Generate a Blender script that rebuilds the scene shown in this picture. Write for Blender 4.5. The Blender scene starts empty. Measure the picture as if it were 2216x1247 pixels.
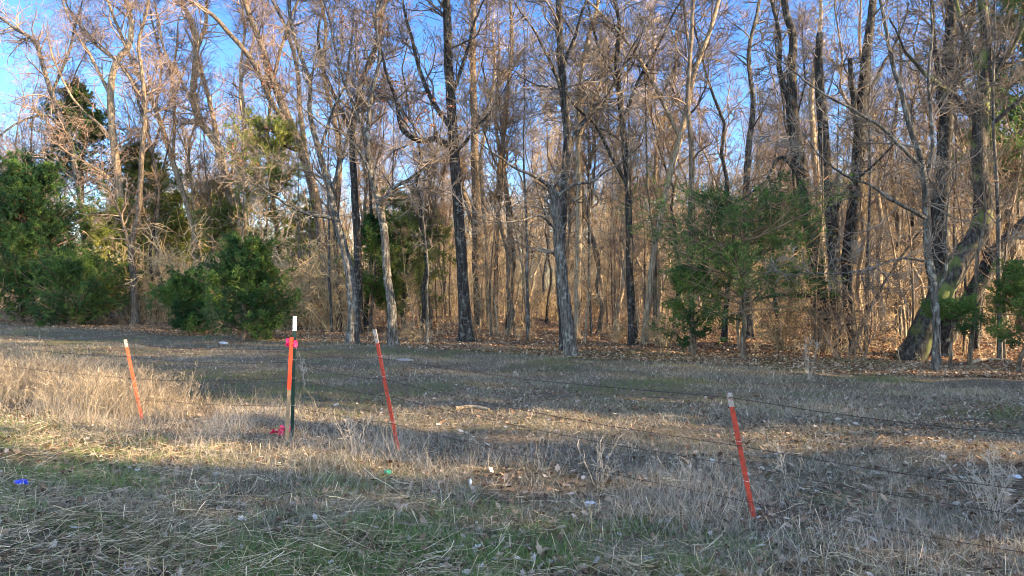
import bpy, math, random
import numpy as np

# ------------------------------------------------------------------ camera, sky, sun, exposure
scene = bpy.context.scene
COL = scene.collection
F, CX, CY, CAMH = 1582.0, 1108.0, 620.0, 1.65      # focal length and horizon measured in the photograph's pixels
cam_d = bpy.data.cameras.new("camera")
cam = bpy.data.objects.new("camera", cam_d); COL.objects.link(cam)
cam.location = (0, 0, CAMH)
cam.rotation_euler = (math.radians(90), 0, 0)
cam_d.sensor_width = 36; cam_d.lens = 36 * F / 2216
cam_d.shift_y = (CY - 623.5) / 2216
cam_d.clip_start = 0.05; cam_d.clip_end = 3000
scene.camera = cam

SUN_EL, SUN_AZ = math.radians(20), math.radians(107)     # azimuth clockwise from the view direction (+Y)
world = bpy.data.worlds.new("World"); scene.world = world; world.use_nodes = True
wn = world.node_tree.nodes; wl = world.node_tree.links
sky = wn.new("ShaderNodeTexSky"); sky.sky_type = 'NISHITA'; sky.sun_disc = False
sky.sun_elevation = SUN_EL; sky.sun_rotation = SUN_AZ
sky.air_density = 1.0; sky.dust_density = 0.2; sky.ozone_density = 3.0; sky.altitude = 300
# whiter, brighter sky added behind the camera as fill, neutralising the blue shade
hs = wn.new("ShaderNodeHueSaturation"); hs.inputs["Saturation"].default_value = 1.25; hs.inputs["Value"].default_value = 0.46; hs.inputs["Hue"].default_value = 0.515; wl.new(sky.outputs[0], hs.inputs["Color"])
fill_sky = wn.new("ShaderNodeHueSaturation"); fill_sky.inputs["Saturation"].default_value = 0.8; fill_sky.inputs["Value"].default_value = 1.2; wl.new(sky.outputs[0], fill_sky.inputs["Color"])
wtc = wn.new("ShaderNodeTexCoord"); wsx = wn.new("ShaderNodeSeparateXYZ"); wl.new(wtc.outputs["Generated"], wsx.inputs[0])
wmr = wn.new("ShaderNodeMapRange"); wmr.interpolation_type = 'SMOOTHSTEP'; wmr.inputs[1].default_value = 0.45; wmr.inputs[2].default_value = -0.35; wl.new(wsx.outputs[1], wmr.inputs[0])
wmx = wn.new("ShaderNodeMixRGB"); wl.new(wmr.outputs[0], wmx.inputs[0]); wl.new(hs.outputs[0], wmx.inputs[1]); wl.new(fill_sky.outputs[0], wmx.inputs[2])
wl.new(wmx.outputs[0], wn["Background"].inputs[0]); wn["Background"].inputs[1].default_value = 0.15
sun_d = bpy.data.lights.new("sun", 'SUN'); sun = bpy.data.objects.new("sun", sun_d); COL.objects.link(sun)
sun_d.energy = 5.0; sun_d.angle = math.radians(0.5); sun_d.color = (1.0, 0.75, 0.44)
from mathutils import Vector
sdir = Vector((math.sin(SUN_AZ) * math.cos(SUN_EL), math.cos(SUN_AZ) * math.cos(SUN_EL), math.sin(SUN_EL)))
sun.rotation_euler = sdir.to_track_quat('Z', 'Y').to_euler()
sun.location = sdir * 60
vs = scene.view_settings
vs.view_transform = 'Standard'; vs.look = 'None'; vs.exposure = 2.6; vs.gamma = 1; vs.use_curve_mapping = False
scene.cycles.max_bounces = 5; scene.cycles.diffuse_bounces = 3; scene.cycles.transmission_bounces = 3
scene.cycles.transparent_max_bounces = 4; scene.cycles.glossy_bounces = 2; scene.cycles.filter_width = 1.0

R = np.random.default_rng(7)
random.seed(7)
PI = math.pi

# ------------------------------------------------------------------ numbers: ground, noise, pixels to metres
def gz(x, y):
    x = np.asarray(x, float); y = np.asarray(y, float)
    return (0.035 * np.sin(.7 * x + 1) * np.cos(.5 * y) + 0.02 * np.sin(1.9 * x + .8 * y) + 0.012 * np.sin(3.7 * x - 2.9 * y + 2)
            + 0.10 * (np.sin(.21 * x + .13 * y + 1.) * np.clip((y - 24) / 20, 0, 1)))
def edge(x, y): return y + 0.61 * x                    # 20 = woods edge, 6.4 = fence line
_tab = np.random.default_rng(3).random((64, 64))
def vnoise(x, y):
    x = np.asarray(x, float); y = np.asarray(y, float)
    xi = np.floor(x).astype(int); yi = np.floor(y).astype(int); fx = x - xi; fy = y - yi
    fx = fx * fx * (3 - 2 * fx); fy = fy * fy * (3 - 2 * fy)
    a = _tab[xi % 64, yi % 64]; b = _tab[(xi + 1) % 64, yi % 64]; c = _tab[xi % 64, (yi + 1) % 64]; d = _tab[(xi + 1) % 64, (yi + 1) % 64]
    return (a * (1 - fx) + b * fx) * (1 - fy) + (c * (1 - fx) + d * fx) * fy
def fnoise(x, y): return .55 * vnoise(x, y) + .3 * vnoise(2.1 * x + 9, 2.1 * y) + .15 * vnoise(4.3 * x, 4.3 * y + 5)
def depth(ybase): return CAMH * F / (ybase - CY)
def world_pt(x, y, d): return np.array([(x - CX) * d / F, d, CAMH - (y - CY) * d / F])

# ------------------------------------------------------------------ materials
def nt(name, rough=.85):
    m = bpy.data.materials.new(name); m.use_nodes = True
    b = m.node_tree.nodes["Principled BSDF"]; b.inputs["Roughness"].default_value = rough
    if "Specular IOR Level" in b.inputs: b.inputs["Specular IOR Level"].default_value = .25
    return m, m.node_tree.nodes, m.node_tree.links, b
def ramp(n, stops, interp='LINEAR'):
    r = n.new("ShaderNodeValToRGB"); r.color_ramp.interpolation = interp
    e = r.color_ramp.elements
    while len(e) < len(stops): e.new(.5)
    for k, (p, c) in enumerate(stops): e[k].position = p; e[k].color = (*c, 1)
    return r
def bark(name, dark, mid, light, lichen=0.0, scale=7.0, moss=0.0):
    m, n, l, b = nt(name, .92)
    tc = n.new("ShaderNodeTexCoord"); oi = n.new("ShaderNodeObjectInfo")
    ad = n.new("ShaderNodeVectorMath"); ad.operation = 'ADD'
    cmb = n.new("ShaderNodeCombineXYZ"); l.new(oi.outputs["Random"], cmb.inputs[0])
    ml = n.new("ShaderNodeVectorMath"); ml.operation = 'SCALE'; l.new(cmb.outputs[0], ml.inputs[0]); ml.inputs[3].default_value = 40
    l.new(tc.outputs["Object"], ad.inputs[0]); l.new(ml.outputs[0], ad.inputs[1])
    mp = n.new("ShaderNodeMapping"); mp.inputs["Scale"].default_value = (scale * 3.2, scale * 3.2, scale * .55); l.new(ad.outputs[0], mp.inputs[0])
    n1 = n.new("ShaderNodeTexNoise"); n1.inputs["Scale"].default_value = 1; n1.inputs["Detail"].default_value = 6; n1.inputs["Roughness"].default_value = .65
    l.new(mp.outputs[0], n1.inputs[0])
    n2 = n.new("ShaderNodeTexNoise"); n2.inputs["Scale"].default_value = 1.1; n2.inputs["Detail"].default_value = 3; l.new(ad.outputs[0], n2.inputs[0])
    r = ramp(n, [(.32, dark), (.5, mid), (.68, light)]); l.new(n1.outputs[0], r.inputs[0])
    col = r.outputs[0]
    def blend(col, c2, nscale, lo, hi, amount):
        nn = n.new("ShaderNodeTexNoise"); nn.inputs["Scale"].default_value = nscale; nn.inputs["Detail"].default_value = 5; l.new(ad.outputs[0], nn.inputs[0])
        rr = ramp(n, [(lo, (0, 0, 0)), (hi, (amount,) * 3)]); l.new(nn.outputs[0], rr.inputs[0])
        mx = n.new("ShaderNodeMixRGB"); l.new(rr.outputs[0], mx.inputs[0]); l.new(col, mx.inputs[1]); mx.inputs[2].default_value = (*c2, 1)
        return mx.outputs[0]
    if lichen: col = blend(col, (.36, .37, .33), 9, .56, .64, lichen)
    if moss: col = blend(col, (.10, .12, .03), 2.2, .5, .62, moss)
    mx = n.new("ShaderNodeMixRGB"); mx.blend_type = 'MULTIPLY'; mx.inputs[0].default_value = .6
    r2 = ramp(n, [(.3, (.6, .6, .62)), (.7, (1.25, 1.2, 1.1))]); l.new(n2.outputs[0], r2.inputs[0])
    l.new(col, mx.inputs[1]); l.new(r2.outputs[0], mx.inputs[2]); l.new(mx.outputs[0], b.inputs["Base Color"])
    bp = n.new("ShaderNodeBump"); bp.inputs["Strength"].default_value = .8; bp.inputs["Distance"].default_value = .025
    l.new(n1.outputs[0], bp.inputs["Height"]); l.new(bp.outputs[0], b.inputs["Normal"])
    return m
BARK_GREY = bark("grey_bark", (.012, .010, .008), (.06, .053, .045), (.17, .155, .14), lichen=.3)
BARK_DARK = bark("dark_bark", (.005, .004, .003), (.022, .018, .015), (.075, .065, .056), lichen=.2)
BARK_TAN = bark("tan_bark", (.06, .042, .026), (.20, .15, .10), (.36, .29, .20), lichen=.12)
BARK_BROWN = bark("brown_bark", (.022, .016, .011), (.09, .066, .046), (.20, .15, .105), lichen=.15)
BARK_OLD = bark("furrowed_old_bark", (.006, .005, .004), (.035, .029, .024), (.10, .085, .07), lichen=.1, scale=6, moss=.8)
def twigmat(name, c1, c2):
    m, n, l, b = nt(name, .8)
    tc = n.new("ShaderNodeTexCoord"); nn = n.new("ShaderNodeTexNoise"); nn.inputs["Scale"].default_value = 1.7; nn.inputs["Detail"].default_value = 4
    l.new(tc.outputs["Object"], nn.inputs[0]); r = ramp(n, [(.35, c1), (.65, c2)]); l.new(nn.outputs[0], r.inputs[0]); l.new(r.outputs[0], b.inputs["Base Color"])
    return m
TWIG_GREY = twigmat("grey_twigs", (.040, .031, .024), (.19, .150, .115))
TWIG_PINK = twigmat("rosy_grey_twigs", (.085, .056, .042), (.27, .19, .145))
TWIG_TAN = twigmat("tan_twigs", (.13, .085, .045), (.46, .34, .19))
TWIG_BROWN = twigmat("brown_twigs", (.07, .046, .03), (.23, .155, .095))
TWIG_RED = twigmat("reddish_budding_twigs", (.30, .14, .10), (.5, .28, .2))
def tintmat(name, stops, rough=.8, transl=0.0, interp='LINEAR', spec=.2):
    m, n, l, b = nt(name, rough); b.inputs["Specular IOR Level"].default_value = spec
    at = n.new("ShaderNodeAttribute"); at.attribute_name = "tint"
    r = ramp(n, stops, interp); l.new(at.outputs["Fac"], r.inputs[0]); l.new(r.outputs[0], b.inputs["Base Color"])
    if transl:
        t = n.new("ShaderNodeBsdfTranslucent"); l.new(r.outputs[0], t.inputs[0])
        mx = n.new("ShaderNodeMixShader"); mx.inputs[0].default_value = transl
        l.new(b.outputs[0], mx.inputs[1]); l.new(t.outputs[0], mx.inputs[2]); l.new(mx.outputs[0], n["Material Output"].inputs[0])
    return m
CEDAR = tintmat("cedar_foliage", [(0, (.010, .032, .014)), (.4, (.026, .068, .02)), (.75, (.08, .14, .028)), (1, (.19, .24, .04))], .7, .3)
CEDAR_DULL = tintmat("bronzed_and_sunlit_tone_foliage", [(0, (.05, .085, .022)), (.5, (.15, .18, .04)), (1, (.32, .30, .08))], .75, .3)  # bronze of the thin cedars; on the centre cedar it stands for sunlight
LEAF = tintmat("dead_leaf", [(0, (.04, .022, .013)), (.35, (.13, .075, .042)), (.7, (.23, .155, .10)), (.93, (.30, .245, .19)), (1, (.42, .38, .34))], .7, .15)
LEAF_RUST = tintmat("rusty_woodland_leaf", [(0, (.05, .025, .014)), (.4, (.17, .085, .042)), (.8, (.32, .2, .11)), (1, (.52, .41, .30))], .75, .15)
LEAF_ORANGE = tintmat("clinging_orange_leaf", [(0, (.3, .10, .03)), (1, (.6, .25, .08))], .7, .3)
LEAF_CLING = tintmat("clinging_brown_leaf", [(0, (.14, .05, .035)), (1, (.36, .16, .09))], .7, .3)
STRAW = tintmat("straw", [(0, (.11, .075, .04)), (.45, (.28, .21, .125)), (.8, (.48, .38, .24)), (1, (.68, .58, .41))], .6, .15)
DRYGRASS = tintmat("dry_grass", [(0, (.14, .10, .06)), (.5, (.30, .23, .15)), (1, (.50, .41, .29))], .65, .3)
FIELDGRASS = tintmat("field_grass", [(0, (.06, .10, .025)), (.25, (.13, .16, .05)), (.4, (.13, .105, .068)), (.75, (.29, .245, .18)), (1, (.50, .44, .35))], .7, .25)
GREEN = tintmat("green_grass", [(0, (.04, .09, .022)), (.6, (.11, .19, .045)), (1, (.26, .31, .10))], .6, .3)
WEED = tintmat("dry_weed", [(0, (.13, .105, .08)), (1, (.44, .38, .31))], .8, .1)

def ground_material():
    m, n, l, b = nt("leaf_strewn_ground", .95)
    tc = n.new("ShaderNodeTexCoord"); P = tc.outputs["Object"]
    sx = n.new("ShaderNodeSeparateXYZ"); l.new(P, sx.inputs[0])
    e1 = n.new("ShaderNodeMath"); e1.operation = 'MULTIPLY_ADD'; l.new(sx.outputs[0], e1.inputs[0]); e1.inputs[1].default_value = .61; l.new(sx.outputs[1], e1.inputs[2])
    def noise(sc, det=5, ro=.6):
        q = n.new("ShaderNodeTexNoise"); q.inputs["Scale"].default_value = sc; q.inputs["Detail"].default_value = det; q.inputs["Roughness"].default_value = ro
        l.new(P, q.inputs[0]); return q.outputs[0]
    def vor(sc):
        q = n.new("ShaderNodeTexVoronoi"); q.inputs["Scale"].default_value = sc; q.inputs["Randomness"].default_value = 1; l.new(P, q.inputs[0]); return q
    def mix(f, a, c, mode='MIX'):
        q = n.new("ShaderNodeMixRGB"); q.blend_type = mode
        if isinstance(f, float): q.inputs[0].default_value = f
        else: l.new(f, q.inputs[0])
        l.new(a, q.inputs[1]); l.new(c, q.inputs[2]); return q.outputs[0]
    def rmp(src, stops, interp='LINEAR'):
        q = ramp(n, stops, interp); l.new(src, q.inputs[0]); return q.outputs[0]
    v1 = vor(16); v2 = vor(34)
    s1 = n.new("ShaderNodeSeparateColor"); l.new(v1.outputs["Color"], s1.inputs[0])
    s2 = n.new("ShaderNodeSeparateColor"); l.new(v2.outputs["Color"], s2.inputs[0])
    fld = rmp(noise(42, 8, .75), [(.3, (.028, .02, .013)), (.5, (.09, .068, .042)), (.7, (.22, .17, .11))])
    flv = rmp(s2.outputs[0], [(0, (.035, .026, .018)), (.4, (.11, .08, .055)), (1, (.24, .19, .14))])
    fld = mix(rmp(s2.outputs[1], [(.55, (0, 0, 0)), (.6, (.7, .7, .7))]), fld, flv)
    grn = rmp(noise(60, 6, .7), [(.3, (.035, .05, .015)), (.7, (.12, .15, .05))])
    fld = mix(rmp(noise(.55, 5, .65), [(.5, (0, 0, 0)), (.68, (.6, .6, .6))]), fld, grn)
    fld = mix(rmp(noise(.33, 4, .6), [(.52, (0, 0, 0)), (.66, (.55, .55, .55))]), fld, rmp(noise(30), [(.3, (.06, .035, .02)), (.7, (.16, .10, .06))]))
    wod = rmp(s1.outputs[0], [(0, (.03, .016, .01)), (.35, (.11, .06, .032)), (.75, (.22, .14, .08)), (1, (.36, .27, .19))])
    wod = mix(rmp(noise(25, 6), [(.4, (0, 0, 0)), (.6, (.6, .6, .6))]), wod, rmp(s2.outputs[0], [(0, (.05, .03, .018)), (1, (.24, .14, .07))]))
    en = n.new("ShaderNodeMath"); en.operation = 'MULTIPLY_ADD'; l.new(noise(.6, 4), en.inputs[0]); en.inputs[1].default_value = 5; l.new(e1.outputs[0], en.inputs[2])
    mr = n.new("ShaderNodeMapRange"); mr.inputs[1].default_value = 20.2; mr.inputs[2].default_value = 22.5; l.new(en.outputs[0], mr.inputs[0])
    col = mix(mr.outputs[0], fld, wod)
    l.new(col, b.inputs["Base Color"])
    bp = n.new("ShaderNodeBump"); bp.inputs["Strength"].default_value = 1; bp.inputs["Distance"].default_value = .05
    bn = n.new("ShaderNodeMath"); bn.operation = 'ADD'; l.new(noise(22, 8, .75), bn.inputs[0]); l.new(s2.outputs[2], bn.inputs[1])
    l.new(bn.outputs[0], bp.inputs["Height"]); l.new(bp.outputs[0], b.inputs["Normal"])
    return m

def plain(name, c, rough=.5, metal=0.0, nscale=30, var=.25, spec=.4, c2=None, lo=.5, hi=.6):
    m, n, l, b = nt(name, rough); b.inputs["Metallic"].default_value = metal; b.inputs["Specular IOR Level"].default_value = spec
    tc = n.new("ShaderNodeTexCoord"); q = n.new("ShaderNodeTexNoise"); q.inputs["Scale"].default_value = nscale; q.inputs["Detail"].default_value = 6; l.new(tc.outputs["Object"], q.inputs[0])
    if c2: r = ramp(n, [(lo, c), (hi, c2)])
    else: r = ramp(n, [(.3, tuple(v * (1 - var) for v in c)), (.7, tuple(min(1, v * (1 + var)) for v in c))])
    l.new(q.outputs[0], r.inputs[0]); l.new(r.outputs[0], b.inputs["Base Color"])
    return m

# ------------------------------------------------------------------ mesh helpers
def raw_mesh(name, V, Q, mat, tint=None, smooth=False):
    """V (n,3); Q (m,k) faces of one size or a list of such arrays."""
    if not isinstance(Q, list): Q = [Q]
    Q = [q for q in Q if len(q)]
    me = bpy.data.meshes.new(name)
    nl = sum(q.size for q in Q); nf = sum(len(q) for q in Q)
    me.vertices.add(len(V)); me.vertices.foreach_set("co", np.ascontiguousarray(V, np.float32).ravel())
    me.loops.add(nl); me.loops.foreach_set("vertex_index", np.concatenate([q.ravel() for q in Q]).astype(np.int32))
    me.polygons.add(nf)
    sizes = np.concatenate([np.full(len(q), q.shape[1], np.int32) for q in Q])
    me.polygons.foreach_set("loop_start", (np.cumsum(sizes) - sizes).astype(np.int32))
    me.polygons.foreach_set("use_smooth", np.full(nf, smooth))
    me.update(calc_edges=True)
    if tint is not None:
        a = me.attributes.new("tint", 'FLOAT', 'POINT'); a.data.foreach_set("value", np.ascontiguousarray(tint, np.float32))
    me.materials.append(mat)
    return me
def link(name, me, parent=None, loc=(0, 0, 0), rz=0):
    o = bpy.data.objects.new(name, me); COL.objects.link(o); o.location = loc; o.rotation_euler = (0, 0, rz)
    if parent: o.parent = parent
    return o
def tag(o, label=None, cat=None, group=None, kind=None):
    if label: o["label"] = label
    if cat: o["category"] = cat
    if group: o["group"] = group
    if kind: o["kind"] = kind
    return o
def thing(name, label, cat, loc=(0, 0, 0), rz=0, group=None):
    return tag(link(name, None, None, tuple(float(v) for v in loc), rz), label, cat, group)
def dup(root, loc, rz, label=None, scale=1.0, group=None, tilt=(0, 0)):
    r = root.copy(); COL.objects.link(r); r.location = loc; r.rotation_euler = (tilt[0], tilt[1], rz)
    r.scale = scale if isinstance(scale, tuple) else (scale,) * 3
    if label: r["label"] = label
    if group: r["group"] = group
    for ch in [c for c in root.children]:
        c = ch.copy(); COL.objects.link(c); c.parent = r
    return r
def unit(v): return v / np.maximum(np.linalg.norm(v, axis=-1, keepdims=True), 1e-9)
def tubes(P, r, sides=3, cap=False):
    """P (N,K,3) polylines, r (N,K) radii -> verts, quads"""
    N, K, _ = P.shape
    T = np.empty_like(P); T[:, 1:-1] = P[:, 2:] - P[:, :-2]; T[:, 0] = P[:, 1] - P[:, 0]; T[:, -1] = P[:, -1] - P[:, -2]
    T = unit(T)
    avg = unit(P[:, -1] - P[:, 0])
    ref = np.where(np.abs(avg[:, 2:3]) > .8, np.array([[1., 0.03, 0]]), np.array([[0, 0.03, 1.]]))[:, None, :]
    U = unit(np.cross(T, np.broadcast_to(ref, T.shape))); W = np.cross(T, U)
    a = np.arange(sides) * 2 * PI / sides
    V = P[:, :, None, :] + r[:, :, None, None] * (np.cos(a)[None, None, :, None] * U[:, :, None, :] + np.sin(a)[None, None, :, None] * W[:, :, None, :])
    idx = np.arange(N * K * sides).reshape(N, K, sides)
    nx = np.roll(idx, -1, axis=2)
    q = np.stack([idx[:, :-1], nx[:, :-1], nx[:, 1:], idx[:, 1:]], -1).reshape(-1, 4)
    return V.reshape(-1, 3), q
class MB:
    def __init__(s): s.V = []; s.Q = []; s.T = []; s.n = 0
    def add(s, V, Q, tint=None):
        s.V.append(V)
        for q in (Q if isinstance(Q, list) else [Q]): s.Q.append(q + s.n)
        s.T.append(np.full(len(V), .5) if tint is None else tint); s.n += len(V)
    def tubes(s, P, r, sides=3): V, q = tubes(P, r, sides); s.add(V, q)
    def box(s, c, h, M=None):
        v = np.array([[x, y, z] for x in (-1, 1) for y in (-1, 1) for z in (-1, 1)], float) * np.array(h)
        if M is not None: v = v @ np.asarray(M).T
        s.add(v + np.array(c), np.array([[0, 1, 3, 2], [4, 6, 7, 5], [0, 4, 5, 1], [2, 3, 7, 6], [0, 2, 6, 4], [1, 5, 7, 3]]))
    def mesh(s, name, mat, smooth=False): return raw_mesh(name, np.concatenate(s.V), s.Q, mat, np.concatenate(s.T), smooth)
    def build(s, name, mat, parent=None, loc=(0, 0, 0), rz=0, smooth=False): return link(name, s.mesh(name, mat, smooth), parent, loc, rz)

def grow(P0, D0, L, K, curl, up):
    N = len(P0); P = np.empty((N, K, 3)); P[:, 0] = P0; D = unit(D0.copy()); st = (L / (K - 1))[:, None]
    for k in range(1, K):
        D = unit(D + R.normal(0, curl, (N, 3)) + np.array([0, 0, up]))
        P[:, k] = P[:, k - 1] + D * st
    return P
def spawn(P, r, per, t0, t1, ang, lf, rf, K, curl, up, lmin=.08):
    """children along parent polylines; ang=(min,max) degrees from the parent, lf=(min,max) x parent length"""
    N, KK, _ = P.shape
    i = np.repeat(np.arange(N), per); M = len(i)
    t = (R.random(M) * (t1 - t0) + t0) * (KK - 1); k = np.minimum(t.astype(int), KK - 2); f = (t - k)[:, None]
    p = P[i, k] * (1 - f) + P[i, k + 1] * f; d = unit(P[i, k + 1] - P[i, k])
    rr = r[i, k] * (1 - f[:, 0]) + r[i, k + 1] * f[:, 0]
    Lp = np.linalg.norm(np.diff(P, axis=1), axis=2).sum(1)[i]
    o = R.normal(0, 1, (M, 3)); o = unit(o - (o * d).sum(1, keepdims=True) * d)
    a = np.radians(R.uniform(ang[0], ang[1], M))[:, None]
    D = d * np.cos(a) + o * np.sin(a)
    L = np.maximum(Lp * R.uniform(lf[0], lf[1], M) * (1.15 - .6 * t / (KK - 1)), lmin)
    C = grow(p, D, L, K, curl, up)
    cr = np.maximum(rr * rf, .0025)
    return C, cr[:, None] * np.linspace(1, .35, K)[None, :]

def smooth_path(pts, rad, n, wob=.0):
    pts = np.array(pts, float); rad = np.array(rad, float)
    s = np.r_[0, np.cumsum(np.linalg.norm(np.diff(pts, axis=0), axis=1))]; u = np.linspace(0, s[-1], n)
    m = np.gradient(pts, s, axis=0); out = np.empty((n, 3))
    k = np.clip(np.searchsorted(s, u, 'right') - 1, 0, len(s) - 2); h = (s[k + 1] - s[k]); t = ((u - s[k]) / h)[:, None]; h = h[:, None]
    out = (2 * t**3 - 3 * t**2 + 1) * pts[k] + (t**3 - 2 * t**2 + t) * h * m[k] + (-2 * t**3 + 3 * t**2) * pts[k + 1] + (t**3 - t**2) * h * m[k + 1]
    if wob:
        w = R.normal(0, 1, (n, 3)); w = (w + np.roll(w, 1, 0) + np.roll(w, -1, 0)) / 2; w[0] = 0; out += w * wob
    return out, np.interp(u, s, rad)
def limb_tube(mb, P, r, sides=10, flare=0.0, rough=.06):
    """one lumpy tube with optional root flare"""
    n = len(P); V, q = tubes(P[None], r[None], sides); V = V.reshape(n, sides, 3)
    c = P[:, None, :]; a = np.arange(sides) * 2 * PI / sides
    ph = R.random(4) * 6.28
    lump = 1 + rough * np.sin(a[None] * 3 + ph[0] + np.linspace(0, 5, n)[:, None]) + rough * R.normal(0, .5, (n, sides))
    if flare:
        h = np.maximum(P[:, 2] - P[0, 2], 0); g = np.exp(-h / (r[0] * 2.2))[:, None]
        lump = lump + flare * g * (1 + .45 * np.sin(a[None] * 4 + ph[1]) + .3 * np.sin(a[None] * 2 + ph[2]))
    V = c + (V - c) * lump[:, :, None]
    mb.add(V.reshape(-1, 3), q)
    mb.add(V[-1], np.arange(sides)[None, ::-1])

def crown_of(mb, P, r, n1, t0, dens, reach, up=.06, L4=True, ang=(35, 75), fine=.0066):
    """branches > twigs > fine twigs along one limb polyline P (n,3)"""
    Lp = np.linalg.norm(np.diff(P, axis=0), axis=1).sum()
    i = R.random(n1) * (1 - t0) + t0; t = i * (len(P) - 1); k = np.minimum(t.astype(int), len(P) - 2); f = (t - k)[:, None]
    p = P[k] * (1 - f) + P[k + 1] * f; d = unit(P[k + 1] - P[k]); rr = r[k]
    o = R.normal(0, 1, (n1, 3)); o = unit(o - (o * d).sum(1, keepdims=True) * d); a = np.radians(R.uniform(*ang, n1))[:, None]
    D = d * np.cos(a) + o * np.sin(a)
    L = reach * R.uniform(.35, 1.0, n1) * (1.1 - .45 * i)
    B = grow(p, D, L, 9, .17, up); br = np.clip(rr * .42, .008, .012 * reach + .006)[:, None] * np.linspace(1, .3, 9)[None]
    mb.tubes(B, np.maximum(br, fine), 5)
    C, cr = spawn(B, br, dens[0], .12, 1, (30, 75), (.35, .8), .6, 7, .15, .03); mb.tubes(C, np.maximum(cr, fine), 4)
    E, er = spawn(C, cr, dens[1], .1, 1, (28, 75), (.35, .85), .65, 5, .14, .02); mb.tubes(E, np.maximum(er, fine * .8), 3)
    if L4:
        G, gr = spawn(E, er, dens[2], .1, 1, (25, 60), (.4, .9), .7, 3, .1, .03); mb.tubes(G, np.maximum(gr, fine * .65), 3)
        return np.concatenate([E.reshape(-1, 3), G.reshape(-1, 3)])
    return E.reshape(-1, 3)

def leaf_quads(C, size, spread=0.0, flat=False, aspect=.6):
    """small bent leaf faces at centres C -> V, Q, tint"""
    n = len(C); A = R.normal(0, 1, (n, 3)); 
    if flat: A[:, 2] *= .25
    A = unit(A); B = R.normal(0, 1, (n, 3))
    if flat: B[:, 2] *= .35
    B = unit(B - (B * A).sum(1, keepdims=True) * A); N = np.cross(A, B)
    s = (np.asarray(size) * R.uniform(.6, 1.3, n))[:, None]; C = C + R.normal(0, 1, (n, 3)) * spread
    c = R.uniform(-.25, .35, n)[:, None] * s
    V = np.stack([C - A * s, C - B * s * aspect + N * c, C + A * s + N * c * .5, C + B * s * aspect + N * c], 1).reshape(-1, 3)
    idx = np.arange(n * 4).reshape(n, 4)
    Q = np.concatenate([idx[:, [0, 1, 2]], idx[:, [0, 2, 3]]])
    return V, Q, np.repeat(R.random(n), 4)

# ------------------------------------------------------------------ THE SETTING: the ground
def make_ground():
    xs = np.unique(np.concatenate([np.linspace(-1500, -60, 14), np.linspace(-60, -12, 49), np.arange(-12, 12, .12), np.linspace(12, 60, 49), np.linspace(60, 1500, 14)]))
    ys = np.unique(np.concatenate([np.linspace(-400, -4, 12), np.arange(-4, 14, .12), np.linspace(14, 80, 90), np.linspace(80, 2500, 18)]))
    X, Y = np.meshgrid(xs, ys, indexing='ij'); Z = gz(X, Y)
    near = np.clip((16 - Y) / 6, 0, 1) * np.clip((16 - np.abs(X)) / 6, 0, 1)
    Z = Z + near * (fnoise(X * 3, Y * 3) - .5) * .05
    V = np.stack([X, Y, Z], -1).reshape(-1, 3); nx, ny = len(xs), len(ys)
    i = np.arange(nx * ny).reshape(nx, ny)
    Q = np.stack([i[:-1, :-1], i[1:, :-1], i[1:, 1:], i[:-1, 1:]], -1).reshape(-1, 4)
    o = link("ground", raw_mesh("ground", V, Q, ground_material(), None, True)); tag(o, kind="structure")
make_ground()

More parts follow.
